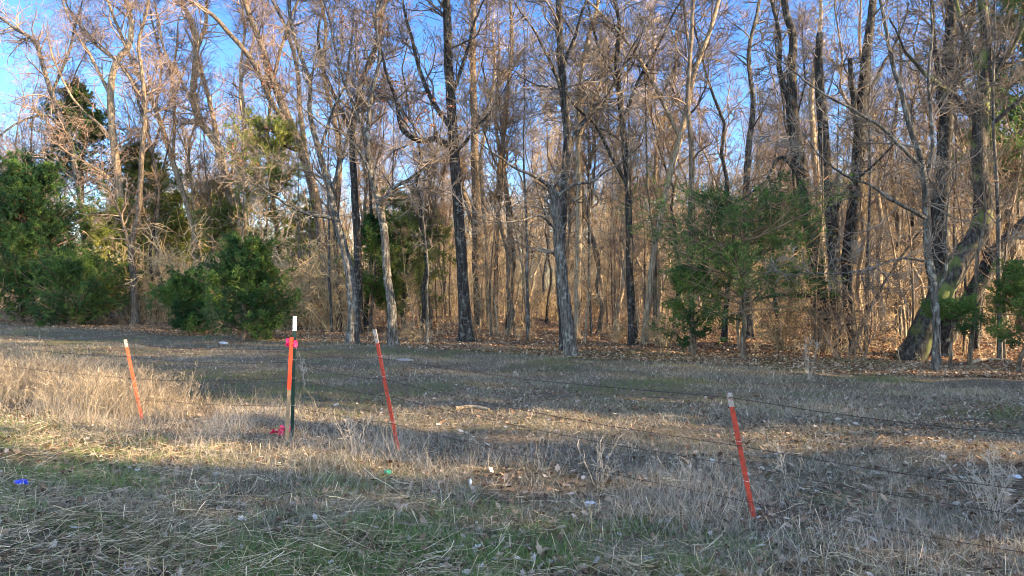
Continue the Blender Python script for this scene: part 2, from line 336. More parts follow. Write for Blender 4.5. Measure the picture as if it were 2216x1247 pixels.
# ------------------------------------------------------------------ TREES TRACED FROM THE PHOTOGRAPH
def px_path(pts, d, dz=(0, 0)):
    """pts: (x, y, width) in photograph pixels at depth d (+ depth drift dz from start to end)"""
    out, rad = [], []
    for k, (x, y, w) in enumerate(pts):
        t = k / max(1, len(pts) - 1); dd = d + dz[0] * (1 - t) + dz[1] * t
        out.append(world_pt(x, y, dd)); rad.append(w * .46 * d / F)
    return out, rad
def traced_tree(name, label, cat, trunk, limbs=(), mat=BARK_GREY, twig=TWIG_GREY, d=None, top=None, reach=3.0, n1=24, dens=(6, 4, 1),
                t0=.3, flare=.5, dz=0.0, cling=0, clingmat=None, up=.05, cap=None):
    d = d or depth(trunk[0][1])
    pts, rad = px_path(trunk, d, (0, dz))
    base = pts[0].copy(); base[2] = float(gz(base[0], base[1])); pts[0] = base.copy()
    low = base.copy(); low[2] -= .12; pts = [low] + pts[0:]; rad = [rad[0]] + rad
    if top:                                         # the part of the stem above the frame
        v = unit((pts[-1] - pts[-3])[None])[0]; 
        for k in range(1, 4):
            v = unit((v + np.array([R.normal(0, .15), R.normal(0, .15), .25]))[None])[0]
            pts.append(pts[-1] + v * top / 3); rad.append(rad[-1] * .62)
    P, r = smooth_path(pts, rad, max(18, len(pts) * 5), .01)
    root = thing(name, label, cat, base)
    mb = MB(); limb_tube(mb, P - base, r, 12, flare); mb.build("trunk", mat, root, smooth=True)
    cr = MB(); tips = [crown_of(cr, P - base, r, n1, t0, dens, reach, up)]
    if top: tips.append(crown_of(cr, P - base, r, n1, .7, dens, reach, up))
    for L in limbs:
        lp, lr = px_path(L[0], d + (L[1] if len(L) > 1 else 0), (0, L[2] if len(L) > 2 else R.uniform(-1, 1)))
        j = np.argmin(np.linalg.norm(P - lp[0], axis=1) + 0); lp[0] = P[j]; 
        ext = L[3] if len(L) > 3 else 1.5
        if ext:
            v = unit((lp[-1] - lp[-2])[None])[0]
            for k in range(2):
                v = unit((v + np.array([R.normal(0, .2), R.normal(0, .2), .2]))[None])[0]; lp.append(lp[-1] + v * ext / 2); lr.append(lr[-1] * .55)
        Q, q = smooth_path(lp, lr, max(12, len(lp) * 4), .015)
        m2 = MB(); limb_tube(m2, Q - base, q, 8, 0, .05); m2.build("limb", mat, root, smooth=True)
        tips.append(crown_of(cr, Q - base, q, max(5, n1 * 2 // 3), .15, dens, reach * .75, up))
    cr.build("crown", twig, root)
    if cling:
        tp = np.concatenate(tips); c = tp[R.integers(0, len(tp), 400)][:max(3, cling // 45)]
        cc = np.repeat(c, 45, axis=0)[:cling] + R.normal(0, .22, (min(cling, len(c) * 45), 3))
        V, Qd, tt = leaf_quads(cc, .045); mm = MB(); mm.add(V, Qd, tt); mm.build("clinging_leaves", clingmat or LEAF_CLING, root)
    return root

T = traced_tree
BT = "bare tree"
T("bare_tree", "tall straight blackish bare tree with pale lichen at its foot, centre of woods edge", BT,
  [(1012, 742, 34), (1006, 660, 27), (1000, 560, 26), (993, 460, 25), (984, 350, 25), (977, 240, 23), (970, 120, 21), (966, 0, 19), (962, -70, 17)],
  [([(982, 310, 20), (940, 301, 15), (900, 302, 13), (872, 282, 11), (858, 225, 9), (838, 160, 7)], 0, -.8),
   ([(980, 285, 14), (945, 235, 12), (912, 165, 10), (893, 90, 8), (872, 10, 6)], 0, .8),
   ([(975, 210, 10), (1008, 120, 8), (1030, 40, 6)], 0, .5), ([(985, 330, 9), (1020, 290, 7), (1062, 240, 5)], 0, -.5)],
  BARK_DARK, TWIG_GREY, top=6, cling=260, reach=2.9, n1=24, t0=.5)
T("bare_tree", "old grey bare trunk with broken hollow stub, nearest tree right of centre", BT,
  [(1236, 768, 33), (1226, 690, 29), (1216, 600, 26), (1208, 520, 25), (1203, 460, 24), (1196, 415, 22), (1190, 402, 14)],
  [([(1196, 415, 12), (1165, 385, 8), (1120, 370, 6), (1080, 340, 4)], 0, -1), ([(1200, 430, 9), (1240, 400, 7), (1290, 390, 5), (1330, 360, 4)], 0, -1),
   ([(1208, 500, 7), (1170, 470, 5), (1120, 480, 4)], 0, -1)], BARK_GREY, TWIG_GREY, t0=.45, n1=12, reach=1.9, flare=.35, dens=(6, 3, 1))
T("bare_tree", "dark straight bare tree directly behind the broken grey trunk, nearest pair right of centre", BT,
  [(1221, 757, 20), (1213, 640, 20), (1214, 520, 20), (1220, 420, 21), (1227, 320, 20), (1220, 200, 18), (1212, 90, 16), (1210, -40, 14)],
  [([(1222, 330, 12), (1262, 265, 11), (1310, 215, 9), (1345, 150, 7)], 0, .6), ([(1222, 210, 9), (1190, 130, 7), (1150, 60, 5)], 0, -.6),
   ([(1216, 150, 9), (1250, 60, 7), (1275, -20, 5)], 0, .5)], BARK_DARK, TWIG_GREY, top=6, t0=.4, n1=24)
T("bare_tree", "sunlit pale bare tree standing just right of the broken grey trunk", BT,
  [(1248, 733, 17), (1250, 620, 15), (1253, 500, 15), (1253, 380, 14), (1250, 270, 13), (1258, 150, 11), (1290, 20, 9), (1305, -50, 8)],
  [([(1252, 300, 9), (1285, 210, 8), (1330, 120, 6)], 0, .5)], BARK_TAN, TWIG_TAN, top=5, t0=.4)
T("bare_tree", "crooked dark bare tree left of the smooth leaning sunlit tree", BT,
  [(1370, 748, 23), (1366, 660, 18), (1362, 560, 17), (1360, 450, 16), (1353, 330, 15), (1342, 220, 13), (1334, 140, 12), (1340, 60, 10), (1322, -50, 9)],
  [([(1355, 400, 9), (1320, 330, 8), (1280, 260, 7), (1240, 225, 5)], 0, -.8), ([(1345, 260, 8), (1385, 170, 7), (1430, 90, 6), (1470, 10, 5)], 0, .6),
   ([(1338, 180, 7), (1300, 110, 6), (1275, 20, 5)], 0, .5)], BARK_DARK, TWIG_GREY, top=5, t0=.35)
T("bare_tree", "smooth sunlit bare tree leaning right, between crooked dark tree and green cedar", BT,
  [(1396, 745, 17), (1404, 650, 15), (1416, 540, 15), (1438, 430, 15), (1462, 330, 15), (1486, 240, 14), (1502, 160, 12), (1535, 70, 10), (1565, -30, 9)],
  [([(1470, 300, 10), (1420, 190, 9), (1370, 110, 8), (1300, 30, 6)], 0, -.8), ([(1490, 220, 9), (1492, 120, 7), (1480, 20, 6)], 0, .4)],
  BARK_TAN, TWIG_GREY, top=5, t0=.4)
T("bare_tree", "grey bare tree with curved trunk and long low left limb, behind the green post", BT,
  [(762, 748, 26), (763, 660, 24), (757, 590, 22), (742, 530, 19), (728, 480, 18), (712, 400, 15), (690, 330, 14), (672, 250, 12), (668, 170, 11), (640, 90, 9), (620, -20, 8)],
  [([(728, 480, 12), (700, 468, 10), (665, 460, 9), (632, 450, 7), (600, 430, 5)], 0, -.8), ([(715, 420, 9), (745, 330, 8), (760, 250, 7), (790, 160, 6)], 0, .6),
   ([(690, 330, 8), (720, 240, 7), (750, 170, 6), (760, 90, 5)], 0, .3)], BARK_GREY, TWIG_GREY, top=4, cling=200, t0=.25, reach=2.2)
T("bare_tree", "grey bare tree with crooked forked top behind the red post with the pale tip", BT,
  [(850, 750, 23), (846, 670, 21), (838, 590, 19), (832, 510, 18), (822, 450, 17), (806, 390, 14), (796, 320, 12), (800, 230, 10), (820, 130, 8), (815, 30, 7)],
  [([(822, 450, 12), (850, 410, 9), (890, 385, 8), (940, 340, 6)], 0, -.8), ([(812, 400, 8), (780, 330, 7), (740, 290, 6), (700, 270, 5)], 0, -.5),
   ([(798, 300, 8), (760, 220, 7), (735, 140, 6), (715, 60, 5)], 0, .5)], BARK_GREY, TWIG_GREY, top=3, cling=500, t0=.25, reach=2.4, n1=24)
T("bare_tree", "dark bare tree behind and between the two grey trees near the pale tipped post", BT,
  [(776, 722, 22), (776, 640, 19), (774, 540, 18), (768, 430, 17), (764, 330, 16), (768, 250, 15), (785, 170, 13), (812, 100, 11), (835, 0, 9), (850, -60, 8)],
  [([(766, 300, 10), (735, 230, 9), (700, 150, 7), (690, 60, 6)], 0, .6)], BARK_DARK, TWIG_BROWN, top=5, t0=.35)
T("bare_tree", "tall bare tree leaning left, black below and sunlit above, right of low cedar", BT,
  [(722, 695, 34), (712, 620, 26), (700, 540, 25), (688, 460, 24), (668, 370, 22), (642, 300, 21), (612, 230, 19), (590, 170, 17), (566, 100, 14), (535, 20, 12), (515, -50, 10)],
  [([(640, 300, 16), (600, 240, 13), (545, 130, 12), (500, 75, 11), (450, 25, 9), (410, 0, 7)], 0, -1.),
   ([(668, 370, 13), (650, 240, 12), (640, 130, 10), (600, 20, 8)], 0, .8), ([(590, 180, 10), (612, 90, 8), (640, 10, 6)], 0, -.5),
   ([(655, 330, 12), (625, 320, 8), (590, 285, 6), (545, 270, 5)], 0, -1)],
  BARK_BROWN, TWIG_PINK, top=5, t0=.4, reach=3.2, n1=24, flare=.3)
T("bare_tree", "slim dark bare tree joined beside the black left-leaning trunk", BT,
  [(738, 694, 18), (732, 620, 15), (728, 530, 14), (730, 440, 13), (735, 350, 12), (722, 250, 10), (700, 160, 9), (705, 60, 8), (690, -40, 7)],
  [], BARK_BROWN, TWIG_GREY, top=4, t0=.35)
T("bare_tree", "pale tan bare tree with a sharp elbow high up, far left among cedars", BT,
  [(274, 692, 17), (272, 600, 16), (266, 500, 17), (258, 410, 17), (248, 320, 17), (240, 230, 16), (244, 165, 15), (256, 128, 15), (276, 108, 14), (284, 60, 12), (274, 0, 10), (262, -50, 9)],
  [([(246, 300, 9), (215, 270, 7), (180, 240, 6), (140, 180, 5), (110, 110, 4)], 0, -1), ([(258, 415, 8), (225, 375, 7), (180, 350, 5)], 0, -1),
   ([(240, 215, 8), (195, 120, 7), (160, 60, 5), (130, -20, 4)], 0, 1)], BARK_TAN, TWIG_PINK, top=4, t0=.35, reach=3.4, n1=24)
T("bare_tree", "forked dark-footed bare tree at the woods edge just right of the elbowed pale tree", BT,
  [(292, 704, 18), (291, 650, 15), (288, 590, 15), (284, 545, 14), (296, 480, 12), (302, 410, 12), (308, 330, 11), (313, 250, 10), (310, 180, 9), (300, 100, 7), (320, 0, 6)],
  [([(284, 545, 9), (274, 510, 8), (262, 470, 6), (250, 440, 5)], 0, -.3), ([(313, 260, 7), (285, 180, 6), (250, 130, 5), (190, 70, 4)], 0, 1)],
  BARK_BROWN, TWIG_PINK, top=4, t0=.4, reach=3.)
T("bare_tree", "slender pale bare tree leaning left, between the elbowed tree and the multi-stemmed tree", BT,
  [(446, 690, 12), (438, 610, 11), (424, 530, 11), (404, 440, 12), (380, 370, 12), (355, 290, 12), (335, 230, 11), (315, 190, 10), (285, 130, 8), (255, 60, 7), (225, -20, 6)],
  [([(372, 350, 8), (378, 270, 7), (372, 180, 6), (385, 80, 5)], 0, .7), ([(340, 240, 7), (350, 150, 6), (330, 50, 5)], 0, .5)],
  BARK_TAN, TWIG_PINK, top=4, t0=.35, reach=3.)
T("bare_tree", "stout pale multi-stemmed bare tree with rough bent trunk behind the low green cedar", BT,
  [(520, 690, 22), (516, 600, 20), (508, 520, 19), (498, 440, 18), (484, 370, 19), (466, 305, 19), (432, 262, 17), (418, 200, 15), (424, 130, 15), (420, 60, 13), (390, 0, 10), (370, -50, 8)],
  [([(478, 340, 13), (458, 240, 11), (440, 170, 9), (425, 120, 8)], 0, .3), ([(424, 120, 11), (445, 50, 9), (450, -20, 7)], 0, .3),
   ([(505, 470, 12), (520, 390, 11), (530, 300, 9), (520, 200, 7), (545, 100, 6)], 0, .6), ([(430, 250, 8), (400, 190, 7), (360, 120, 6), (340, 30, 5)], 0, -.5)],
  BARK_TAN, TWIG_PINK, top=4, t0=.35, reach=3.2, n1=24)
T("bare_tree", "thin pale bare stem rising beside the stout multi-stemmed tree", BT,
  [(532, 692, 12), (528, 600, 11), (520, 500, 11), (514, 400, 10), (525, 330, 9), (530, 270, 8), (520, 160, 7), (530, 60, 6), (520, -40, 5)],
  [], BARK_TAN, TWIG_PINK, top=3, t0=.35)
T("bare_tree", "thin dark leaning bare tree in the brush left of the black left-leaning trunk", BT,
  [(616, 690, 12), (612, 610, 11), (604, 540, 11), (594, 460, 10), (585, 390, 9), (578, 310, 8), (585, 220, 7), (570, 120, 6)],
  [], BARK_DARK, TWIG_BROWN, top=3, t0=.3)
T("bare_tree", "broad brown bare tree with steep left fork, behind the tall lichened trunk", BT,
  [(1042, 700, 30), (1038, 640, 26), (1034, 560, 25), (1033, 480, 24), (1030, 400, 20), (1027, 320, 19), (1025, 220, 17), (1022, 120, 15), (1024, 20, 13), (1020, -50, 12)],
  [([(1034, 520, 14), (1020, 470, 13), (1004, 420, 12), (994, 350, 10), (985, 300, 8)], .3, .6), ([(1028, 300, 9), (1055, 230, 8), (1100, 160, 6)], 0, .4)],
  BARK_BROWN, TWIG_BROWN, top=5, t0=.45)
for (lab, pts, m) in [
    ("slim sunlit bare tree, leftmost of three slim ones right of the broad brown trunk", [(1058, 702, 13), (1056, 610, 12), (1054, 520, 11), (1045, 430, 10), (1040, 340, 8), (1060, 240, 7), (1070, 120, 6)], BARK_TAN),
    ("slim brown bare tree, middle of three slim ones right of the broad brown trunk", [(1071, 706, 14), (1073, 610, 13), (1076, 520, 12), (1074, 440, 10), (1082, 350, 9), (1072, 250, 7), (1080, 140, 6)], BARK_BROWN),
    ("bare tree lit on its right side, rightmost of three slim ones by broad brown trunk", [(1105, 720, 17), (1104, 640, 15), (1102, 540, 14), (1103, 460, 13), (1092, 390, 12), (1088, 300, 10), (1098, 200, 9), (1110, 100, 7), (1105, 0, 6)], BARK_BROWN),
    ("slim bare tree leaning left between the broken grey trunk and the crooked dark tree", [(1308, 690, 12), (1302, 620, 11), (1290, 550, 10), (1276, 490, 9), (1262, 420, 8), (1255, 330, 7), (1262, 220, 6)], BARK_BROWN),
    ("straight dark bare tree at the left side of the green cedar right of centre", [(1499, 765, 16), (1497, 680, 14), (1494, 560, 14), (1496, 440, 14), (1498, 330, 13), (1488, 230, 11), (1494, 120, 9), (1500, 0, 8)], BARK_BROWN),
    ("bare tree with knotty upper stem rising through the green cedar right of centre", [(1622, 735, 16), (1620, 640, 15), (1618, 520, 15), (1616, 400, 16), (1622, 310, 14), (1630, 220, 12), (1620, 120, 10), (1640, 20, 8)], BARK_GREY),
    ("slim bare tree left of the leaning old tree, lit along its right side", [(1944, 716, 15), (1942, 640, 13), (1940, 560, 12), (1944, 470, 11), (1930, 380, 9), (1936, 270, 8), (1950, 140, 6)], BARK_GREY),
    ("thin dark bare tree in shade just left of the leaning old tree, behind it", [(1966, 712, 12), (1970, 640, 11), (1978, 560, 10), (1975, 470, 9), (1985, 360, 8), (1975, 240, 6)], BARK_DARK),
    ("thin short bare tree under the rising limb of the leaning old tree, right of it", [(2097, 792, 12), (2103, 720, 10), (2112, 640, 9), (2116, 560, 8), (2130, 470, 6), (2125, 380, 5)], BARK_BROWN),
    ("thin dead stem standing between the two grey trees and the tall lichened trunk", [(926, 745, 8), (925, 690, 7), (923, 640, 6), (926, 590, 5), (922, 540, 4)], BARK_GREY),
    ("slim bare tree standing behind the black triple trunks, lit on its bark", [(1782, 700, 18), (1780, 600, 17), (1775, 500, 17), (1768, 400, 16), (1760, 300, 14), (1755, 200, 12), (1770, 100, 10), (1775, 0, 8)], BARK_TAN)]:
    T("bare_tree", lab, BT, pts, [], m, TWIG_BROWN if m is BARK_BROWN else TWIG_TAN if m is BARK_TAN else TWIG_GREY, top=3, t0=.35, n1=12, reach=2.0 if pts[0][2] > 9 else .9, dens=(5, 3, 1))
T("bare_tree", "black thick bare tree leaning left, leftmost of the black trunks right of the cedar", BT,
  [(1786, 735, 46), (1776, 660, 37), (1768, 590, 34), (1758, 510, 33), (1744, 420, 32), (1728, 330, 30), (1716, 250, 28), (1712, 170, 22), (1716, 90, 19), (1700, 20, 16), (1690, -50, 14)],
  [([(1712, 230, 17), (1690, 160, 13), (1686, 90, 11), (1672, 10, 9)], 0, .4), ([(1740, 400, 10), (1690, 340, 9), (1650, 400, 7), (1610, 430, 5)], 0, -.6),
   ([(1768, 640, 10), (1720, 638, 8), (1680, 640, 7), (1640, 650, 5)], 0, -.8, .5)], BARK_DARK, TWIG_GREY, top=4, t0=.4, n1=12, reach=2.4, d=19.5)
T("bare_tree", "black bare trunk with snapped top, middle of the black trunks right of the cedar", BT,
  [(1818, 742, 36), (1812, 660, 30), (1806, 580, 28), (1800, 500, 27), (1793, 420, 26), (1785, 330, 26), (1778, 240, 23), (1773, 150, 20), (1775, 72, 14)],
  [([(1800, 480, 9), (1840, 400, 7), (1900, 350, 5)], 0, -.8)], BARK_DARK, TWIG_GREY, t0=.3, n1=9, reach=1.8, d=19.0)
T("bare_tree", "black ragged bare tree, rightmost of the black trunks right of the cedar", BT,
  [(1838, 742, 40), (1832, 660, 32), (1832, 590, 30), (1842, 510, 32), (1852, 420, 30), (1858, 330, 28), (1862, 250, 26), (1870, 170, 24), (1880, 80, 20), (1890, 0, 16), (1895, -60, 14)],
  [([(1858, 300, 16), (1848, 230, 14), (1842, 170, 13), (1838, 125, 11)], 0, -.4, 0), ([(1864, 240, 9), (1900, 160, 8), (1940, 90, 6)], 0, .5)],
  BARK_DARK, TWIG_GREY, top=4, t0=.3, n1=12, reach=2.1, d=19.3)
T("bare_tree", "massive old tree leaning right with thick mossy furrowed trunk, then turning straight up, far right", BT,
  [(1970, 796, 66), (1988, 740, 56), (2014, 682, 52), (2046, 622, 50), (2080, 565, 48), (2110, 520, 46), (2126, 475, 42), (2122, 400, 35), (2118, 320, 33), (2122, 240, 32), (2126, 180, 28), (2134, 90, 22), (2124, 0, 18), (2120, -60, 16)],
  [([(2120, 270, 20), (2080, 220, 16), (2040, 190, 13), (2000, 160, 10)], 0, -.4), ([(2124, 200, 15), (2180, 120, 12), (2216, 50, 9)], 0, -.4),
   ([(2124, 300, 14), (2170, 250, 11), (2230, 190, 8)], 0, -.5), ([(2122, 170, 12), (2090, 90, 10), (2070, 0, 8)], 0, .4)],
  BARK_OLD, TWIG_GREY, top=4, t0=.5, n1=11, reach=2.0, flare=.06, d=16.5)
T("bare_tree", "dark upright trunk of the old cluster, standing just behind the massive leaning tree", BT,
  [(2022, 770, 52), (2028, 700, 44), (2032, 620, 42), (2036, 540, 40), (2036, 460, 36), (2040, 380, 32), (2046, 300, 31), (2050, 210, 28), (2054, 110, 25), (2058, 10, 22), (2060, -60, 18)],
  [([(2046, 280, 16), (2030, 190, 14), (2022, 90, 11), (2015, 0, 8)], 0, .4), ([(2048, 240, 14), (2080, 150, 12), (2100, 50, 9)], 0, -.3)],
  BARK_DARK, TWIG_GREY, top=4, t0=.45, n1=11, reach=2.0, d=17.6)
T("bare_tree", "black bare trunk leaning steeply right out of the frame, behind the massive leaning tree", BT,
  [(2030, 765, 44), (2062, 705, 38), (2096, 652, 36), (2135, 590, 36), (2150, 556, 34), (2180, 520, 32), (2216, 488, 30), (2262, 440, 26), (2330, 350, 20)],
  [], BARK_DARK, TWIG_GREY, top=3, t0=.5, n1=10, reach=1.8, d=17.2, flare=.2)
T("bare_tree", "slender grey bare tree in front of the massive leaning tree, nearest tree on the right", BT,
  [(2026, 806, 22), (2026, 740, 18), (2024, 660, 18), (2014, 580, 17), (2006, 500, 17), (2003, 420, 16), (1992, 340, 14), (1968, 270, 12), (1945, 180, 10), (1922, 90, 8), (1905, 0, 7)],
  [([(2006, 470, 10), (1975, 455, 9), (1930, 430, 8), (1880, 400, 6), (1830, 380, 5)], 0, -1.), ([(1995, 360, 9), (1950, 320, 8), (1900, 270, 7), (1850, 240, 6), (1780, 200, 5)], 0, -.8),
   ([(2003, 400, 9), (2020, 300, 8), (2010, 190, 7), (2020, 70, 6)], 0, .2), ([(2012, 560, 7), (1960, 560, 6), (1900, 575, 5), (1850, 590, 4)], 0, -1.),
   ([(2022, 640, 8), (2045, 600, 7), (2050, 560, 6), (2045, 510, 5)], 0, -.3)],
  BARK_GREY, TWIG_GREY, top=3, t0=.3, n1=14, reach=1.9, flare=.3)
T("bare_tree", "thin arched bare stem bending from the thorny thicket toward the massive leaning tree", BT,
  [(1842, 770, 10), (1868, 700, 9), (1900, 640, 8), (1935, 580, 7), (1975, 520, 5), (2010, 480, 4)], [], BARK_BROWN, TWIG_GREY, n1=12, reach=1.1, t0=.2, d=18.2)
T("bare_tree", "far left bare tree leaning left behind the cedars, arching into open sky", BT,
  [(200, 694, 14), (195, 600, 13), (185, 500, 13), (168, 400, 13), (150, 300, 12), (118, 220, 11), (98, 160, 10), (72, 88, 9), (30, 60, 7), (-20, 20, 5)],
  [([(150, 300, 8), (100, 250, 6), (50, 260, 5), (-10, 300, 4)], 0, -1), ([(110, 200, 7), (150, 110, 6), (170, 30, 5)], 0, 1), ([(168, 390, 7), (110, 350, 6), (50, 330, 5), (0, 340, 3)], 0, -1)],
  BARK_GREY, TWIG_PINK, top=2, t0=.3, reach=3.6, n1=24, d=36)
T("bare_tree", "slim bare tree behind the tall left cedar, straight stem with high spreading crown", BT,
  [(345, 690, 11), (342, 600, 10), (338, 500, 10), (342, 400, 9), (322, 300, 9), (305, 210, 8), (270, 150, 7), (200, 90, 6), (150, 20, 5)], [([(330, 330, 6), (360, 240, 5), (400, 150, 4)], 0, 1)],
  BARK_TAN, TWIG_PINK, top=3, t0=.3, reach=3.4, n1=24, d=38)

# ------------------------------------------------------------------ background bare trees: prototypes and copies
def proto_tree(seed, H, r0, lean=.1, fork=True, reach=3.2, mat=BARK_BROWN, twig=TWIG_BROWN, n1=32, dens=(6, 4, 1), L4=False, fine=.0085):
    n = 16; z = np.linspace(0, H, n)
    w = np.cumsum(R.normal(0, .012 * H, (n, 2)), axis=0); w -= w[0]
    az = R.random() * 6.28
    P = np.c_[w[:, 0] + lean * z * math.cos(az), w[:, 1] + lean * z * math.sin(az), z]; P[0, 2] = -.15
    r = r0 * (1 - .85 * (z / H) ** 1.1)
    mb = MB(); limb_tube(mb, P, r, 8, .4); cr = MB(); pts = [crown_of(cr, P, r, n1, .3, dens, reach, .08, L4, (25, 65), fine)]
    if fork:
        for q in range(R.integers(1, 3)):
            k = int(R.integers(4, 9)); a2 = R.random() * 6.28
            D = unit(np.array([[math.cos(a2) * .45, math.sin(a2) * .45, 1.]]))
            Q = grow(P[k][None], D, np.array([(H - z[k]) * R.uniform(.7, .95)]), 12, .09, .05)[0]; qr = r[k] * .6 * np.linspace(1, .15, 12)
            limb_tube(mb, Q, qr, 6); pts.append(crown_of(cr, Q, qr, n1 * 2 // 3, .2, dens, reach * .8, .08, L4, (25, 65), fine))
    return mb.mesh("trunk", mat, True), cr.mesh("crown", twig), np.concatenate(pts)
PROTO = [proto_tree(1, 15, .115, .06, True, 3.0, BARK_BROWN, TWIG_BROWN), proto_tree(2, 17, .15, .03, True, 3.4, BARK_GREY, TWIG_GREY),
         proto_tree(3, 13, .085, .12, False, 2.6, BARK_TAN, TWIG_TAN), proto_tree(4, 16, .12, .09, True, 3.0, BARK_TAN, TWIG_PINK),
         proto_tree(5, 14, .095, .02, False, 2.6, BARK_DARK, TWIG_BROWN), proto_tree(6, 18, .155, .05, True, 3.6, BARK_BROWN, TWIG_PINK)]
PKIND = ["brown bare tree", "stout grey bare tree", "slim tan leaning bare tree", "tan forked bare tree", "slim dark bare tree", "tall brown bare tree"]
ZONES = [(130, "big left-edge cedar"), (230, "tall ragged far-left cedar"), (320, "elbowed tree"), (440, "thin pale left-leaning tree"), (560, "low bushy cedar"),
         (690, "green post"), (790, "curved grey tree"), (900, "forked grey tree"), (1000, "dead thin stem"), (1090, "broad brown trunk"), (1180, "three slim sunlit trees"),
         (1290, "broken grey trunk"), (1385, "crooked dark tree"), (1470, "smooth leaning sunlit tree"), (1560, "left half of the open cedar"), (1690, "right half of the open cedar"),
         (1810, "leftmost black trunk"), (1900, "thorny thicket"), (2010, "foot of the massive old tree"), (2120, "bend of the massive old tree"), (9999, "cedar at the right edge")]
def zone(x, y):
    px = CX + F * x / y; w = next(n for lim, n in ZONES if px < lim); e = edge(x, y)
    return ("just behind the " if e < 33 else "well behind the " if e < 50 else "far behind the ") + w
roots = {}
def place_tree(k, x, y, rz, sc, where=None):
    z = float(gz(x, y)); w = where or zone(x, y)
    lab = PKIND[k] + " " + w; grp = PKIND[k] + "s " + w
    if k not in roots:
        ro = thing("bare_tree", lab, BT, (x, y, z), rz, grp); link("trunk", PROTO[k][0], ro); link("crown", PROTO[k][1], ro); ro.scale = (sc,) * 3; roots[k] = ro
    else: dup(roots[k], (x, y, z), rz, lab, sc, grp)
rr = random.Random(11); placed = []
def scatter(n, e0, e1, pxr, mind, fn, ymax=120):
    c = 0; tries = 0
    while c < n and tries < n * 60:
        tries += 1
        px = rr.uniform(*pxr); e = e0 + (e1 - e0) * rr.random() ** 1.2; s = (px - CX) / F; y = e / (1 + .61 * s); x = s * y
        if y > ymax or any((x - a) ** 2 + (y - b) ** 2 < mind * mind for a, b in placed): continue
        placed.append((x, y)); fn(x, y); c += 1
scatter(80, 24, 42, (40, 2240), 1.5, lambda x, y: place_tree(rr.choice([0, 2, 3, 4, 2, 4, 0]), x, y, rr.random() * 6.28, rr.uniform(.62, .95)))
scatter(88, 42, 80, (-60, 2250), 2.0, lambda x, y: place_tree(rr.randrange(6), x, y, rr.random() * 6.28, rr.uniform(.7, 1.0)))

# far woods: one mass nobody could count
def far_woods():
    cr = MB(); tk = MB(); n = 900
    px = R.uniform(-150, 2400, n); e = R.uniform(76, 120, n); s = (px - CX) / F; y = e / (1 + .61 * s); x = s * y; H = R.uniform(9, 13.5, n)
    P0 = np.c_[x, y, np.zeros(n)]; P = grow(P0, np.c_[R.normal(0, .08, (n, 2)), np.ones(n)], H, 8, .05, .02); r = R.uniform(.08, .2, n)[:, None] * np.linspace(1, .15, 8)
    cr.tubes(P, r, 5)
    B, br = spawn(P, r, 16, .2, 1, (30, 65), (.2, .36), .45, 5, .12, .08); cr.tubes(B, np.maximum(br, .02), 3)
    C, c2 = spawn(B, br, 6, .15, 1, (25, 60), (.3, .6), .6, 4, .15, .05); cr.tubes(C, np.maximum(c2, .015), 3)
    o = cr.build("distant_woods", TWIG_TAN); tag(o, "far off mass of bare woods closing the view behind the trees", "woods", kind="stuff")
far_woods()

# ------------------------------------------------------------------ saplings and brush
def proto_sapling(H, r0, mat, twig):
    P = grow(np.zeros((1, 3)), np.array([[R.normal(0, .06), R.normal(0, .06), 1.]]), np.array([H]), 10, .05, .04)[0]; r = r0 * np.linspace(1, .2, 10)
    mb = MB(); limb_tube(mb, P, r, 6); cr = MB(); crown_of(cr, P, r, 16, .15, (5, 3, 2), H * .24, .06, True, (35, 70), .005)
    return mb.mesh("trunk", mat, True), cr.mesh("crown", twig)
SAP = [proto_sapling(5.5, .035, BARK_TAN, TWIG_TAN), proto_sapling(7, .045, BARK_BROWN, TWIG_BROWN), proto_sapling(4, .028, BARK_TAN, TWIG_BROWN), proto_sapling(8, .05, BARK_GREY, TWIG_GREY)]
SK = ["thin tan sapling", "thin brown sapling", "short tan sapling", "tall grey sapling"]; sroots = {}
def place_sap(x, y):
    k = rr.randrange(4); z = float(gz(x, y)); w = zone(x, y); lab = SK[k] + " " + w; g = SK[k] + "s " + w; sc = rr.uniform(.7, 1.2); rz = rr.random() * 6.28
    if k not in sroots:
        ro = thing("sapling", lab, "sapling", (x, y, z), rz, g); link("trunk", SAP[k][0], ro); link("crown", SAP[k][1], ro); ro.scale = (sc,) * 3; sroots[k] = ro
    else: dup(sroots[k], (x, y, z), rz, lab, sc, g)
scatter(95, 22, 36, (450, 2216), .55, lambda x, y: place_sap(x, y))
scatter(60, 36, 56, (0, 2216), .8, lambda x, y: place_sap(x, y))

def proto_shrub(H, W, n, twig, fine=.0075, dens=(5, 4, 2)):
    a = R.random(n) * 6.28; P0 = np.c_[np.cos(a) * R.random(n) * W * .25, np.sin(a) * R.random(n) * W * .25, np.zeros(n)]
    D = np.c_[np.cos(a) * R.uniform(.1, .8, n), np.sin(a) * R.uniform(.1, .8, n), np.ones(n)]
    P = grow(P0, D, H * R.uniform(.6, 1.1, n), 8, .12, -.02); r = R.uniform(.008, .018, n)[:, None] * np.linspace(1, .3, 8)
    mb = MB(); mb.tubes(P, r, 5)
    cr = MB(); B, br = spawn(P, r, dens[0], .15, 1, (30, 80), (.25, .5), .6, 6, .2, .0); cr.tubes(B, np.maximum(br, fine), 3)
    C, c2 = spawn(B, br, dens[1], .1, 1, (30, 80), (.3, .7), .6, 5, .25, -.02); cr.tubes(C, np.maximum(c2, fine * .8), 3)
    E, e2 = spawn(C, c2, dens[2], .1, 1, (30, 80), (.3, .7), .6, 3, .2, 0); cr.tubes(E, np.maximum(e2, fine * .65), 3)
    return mb.mesh("stems", twig), cr.mesh("twigs", twig)
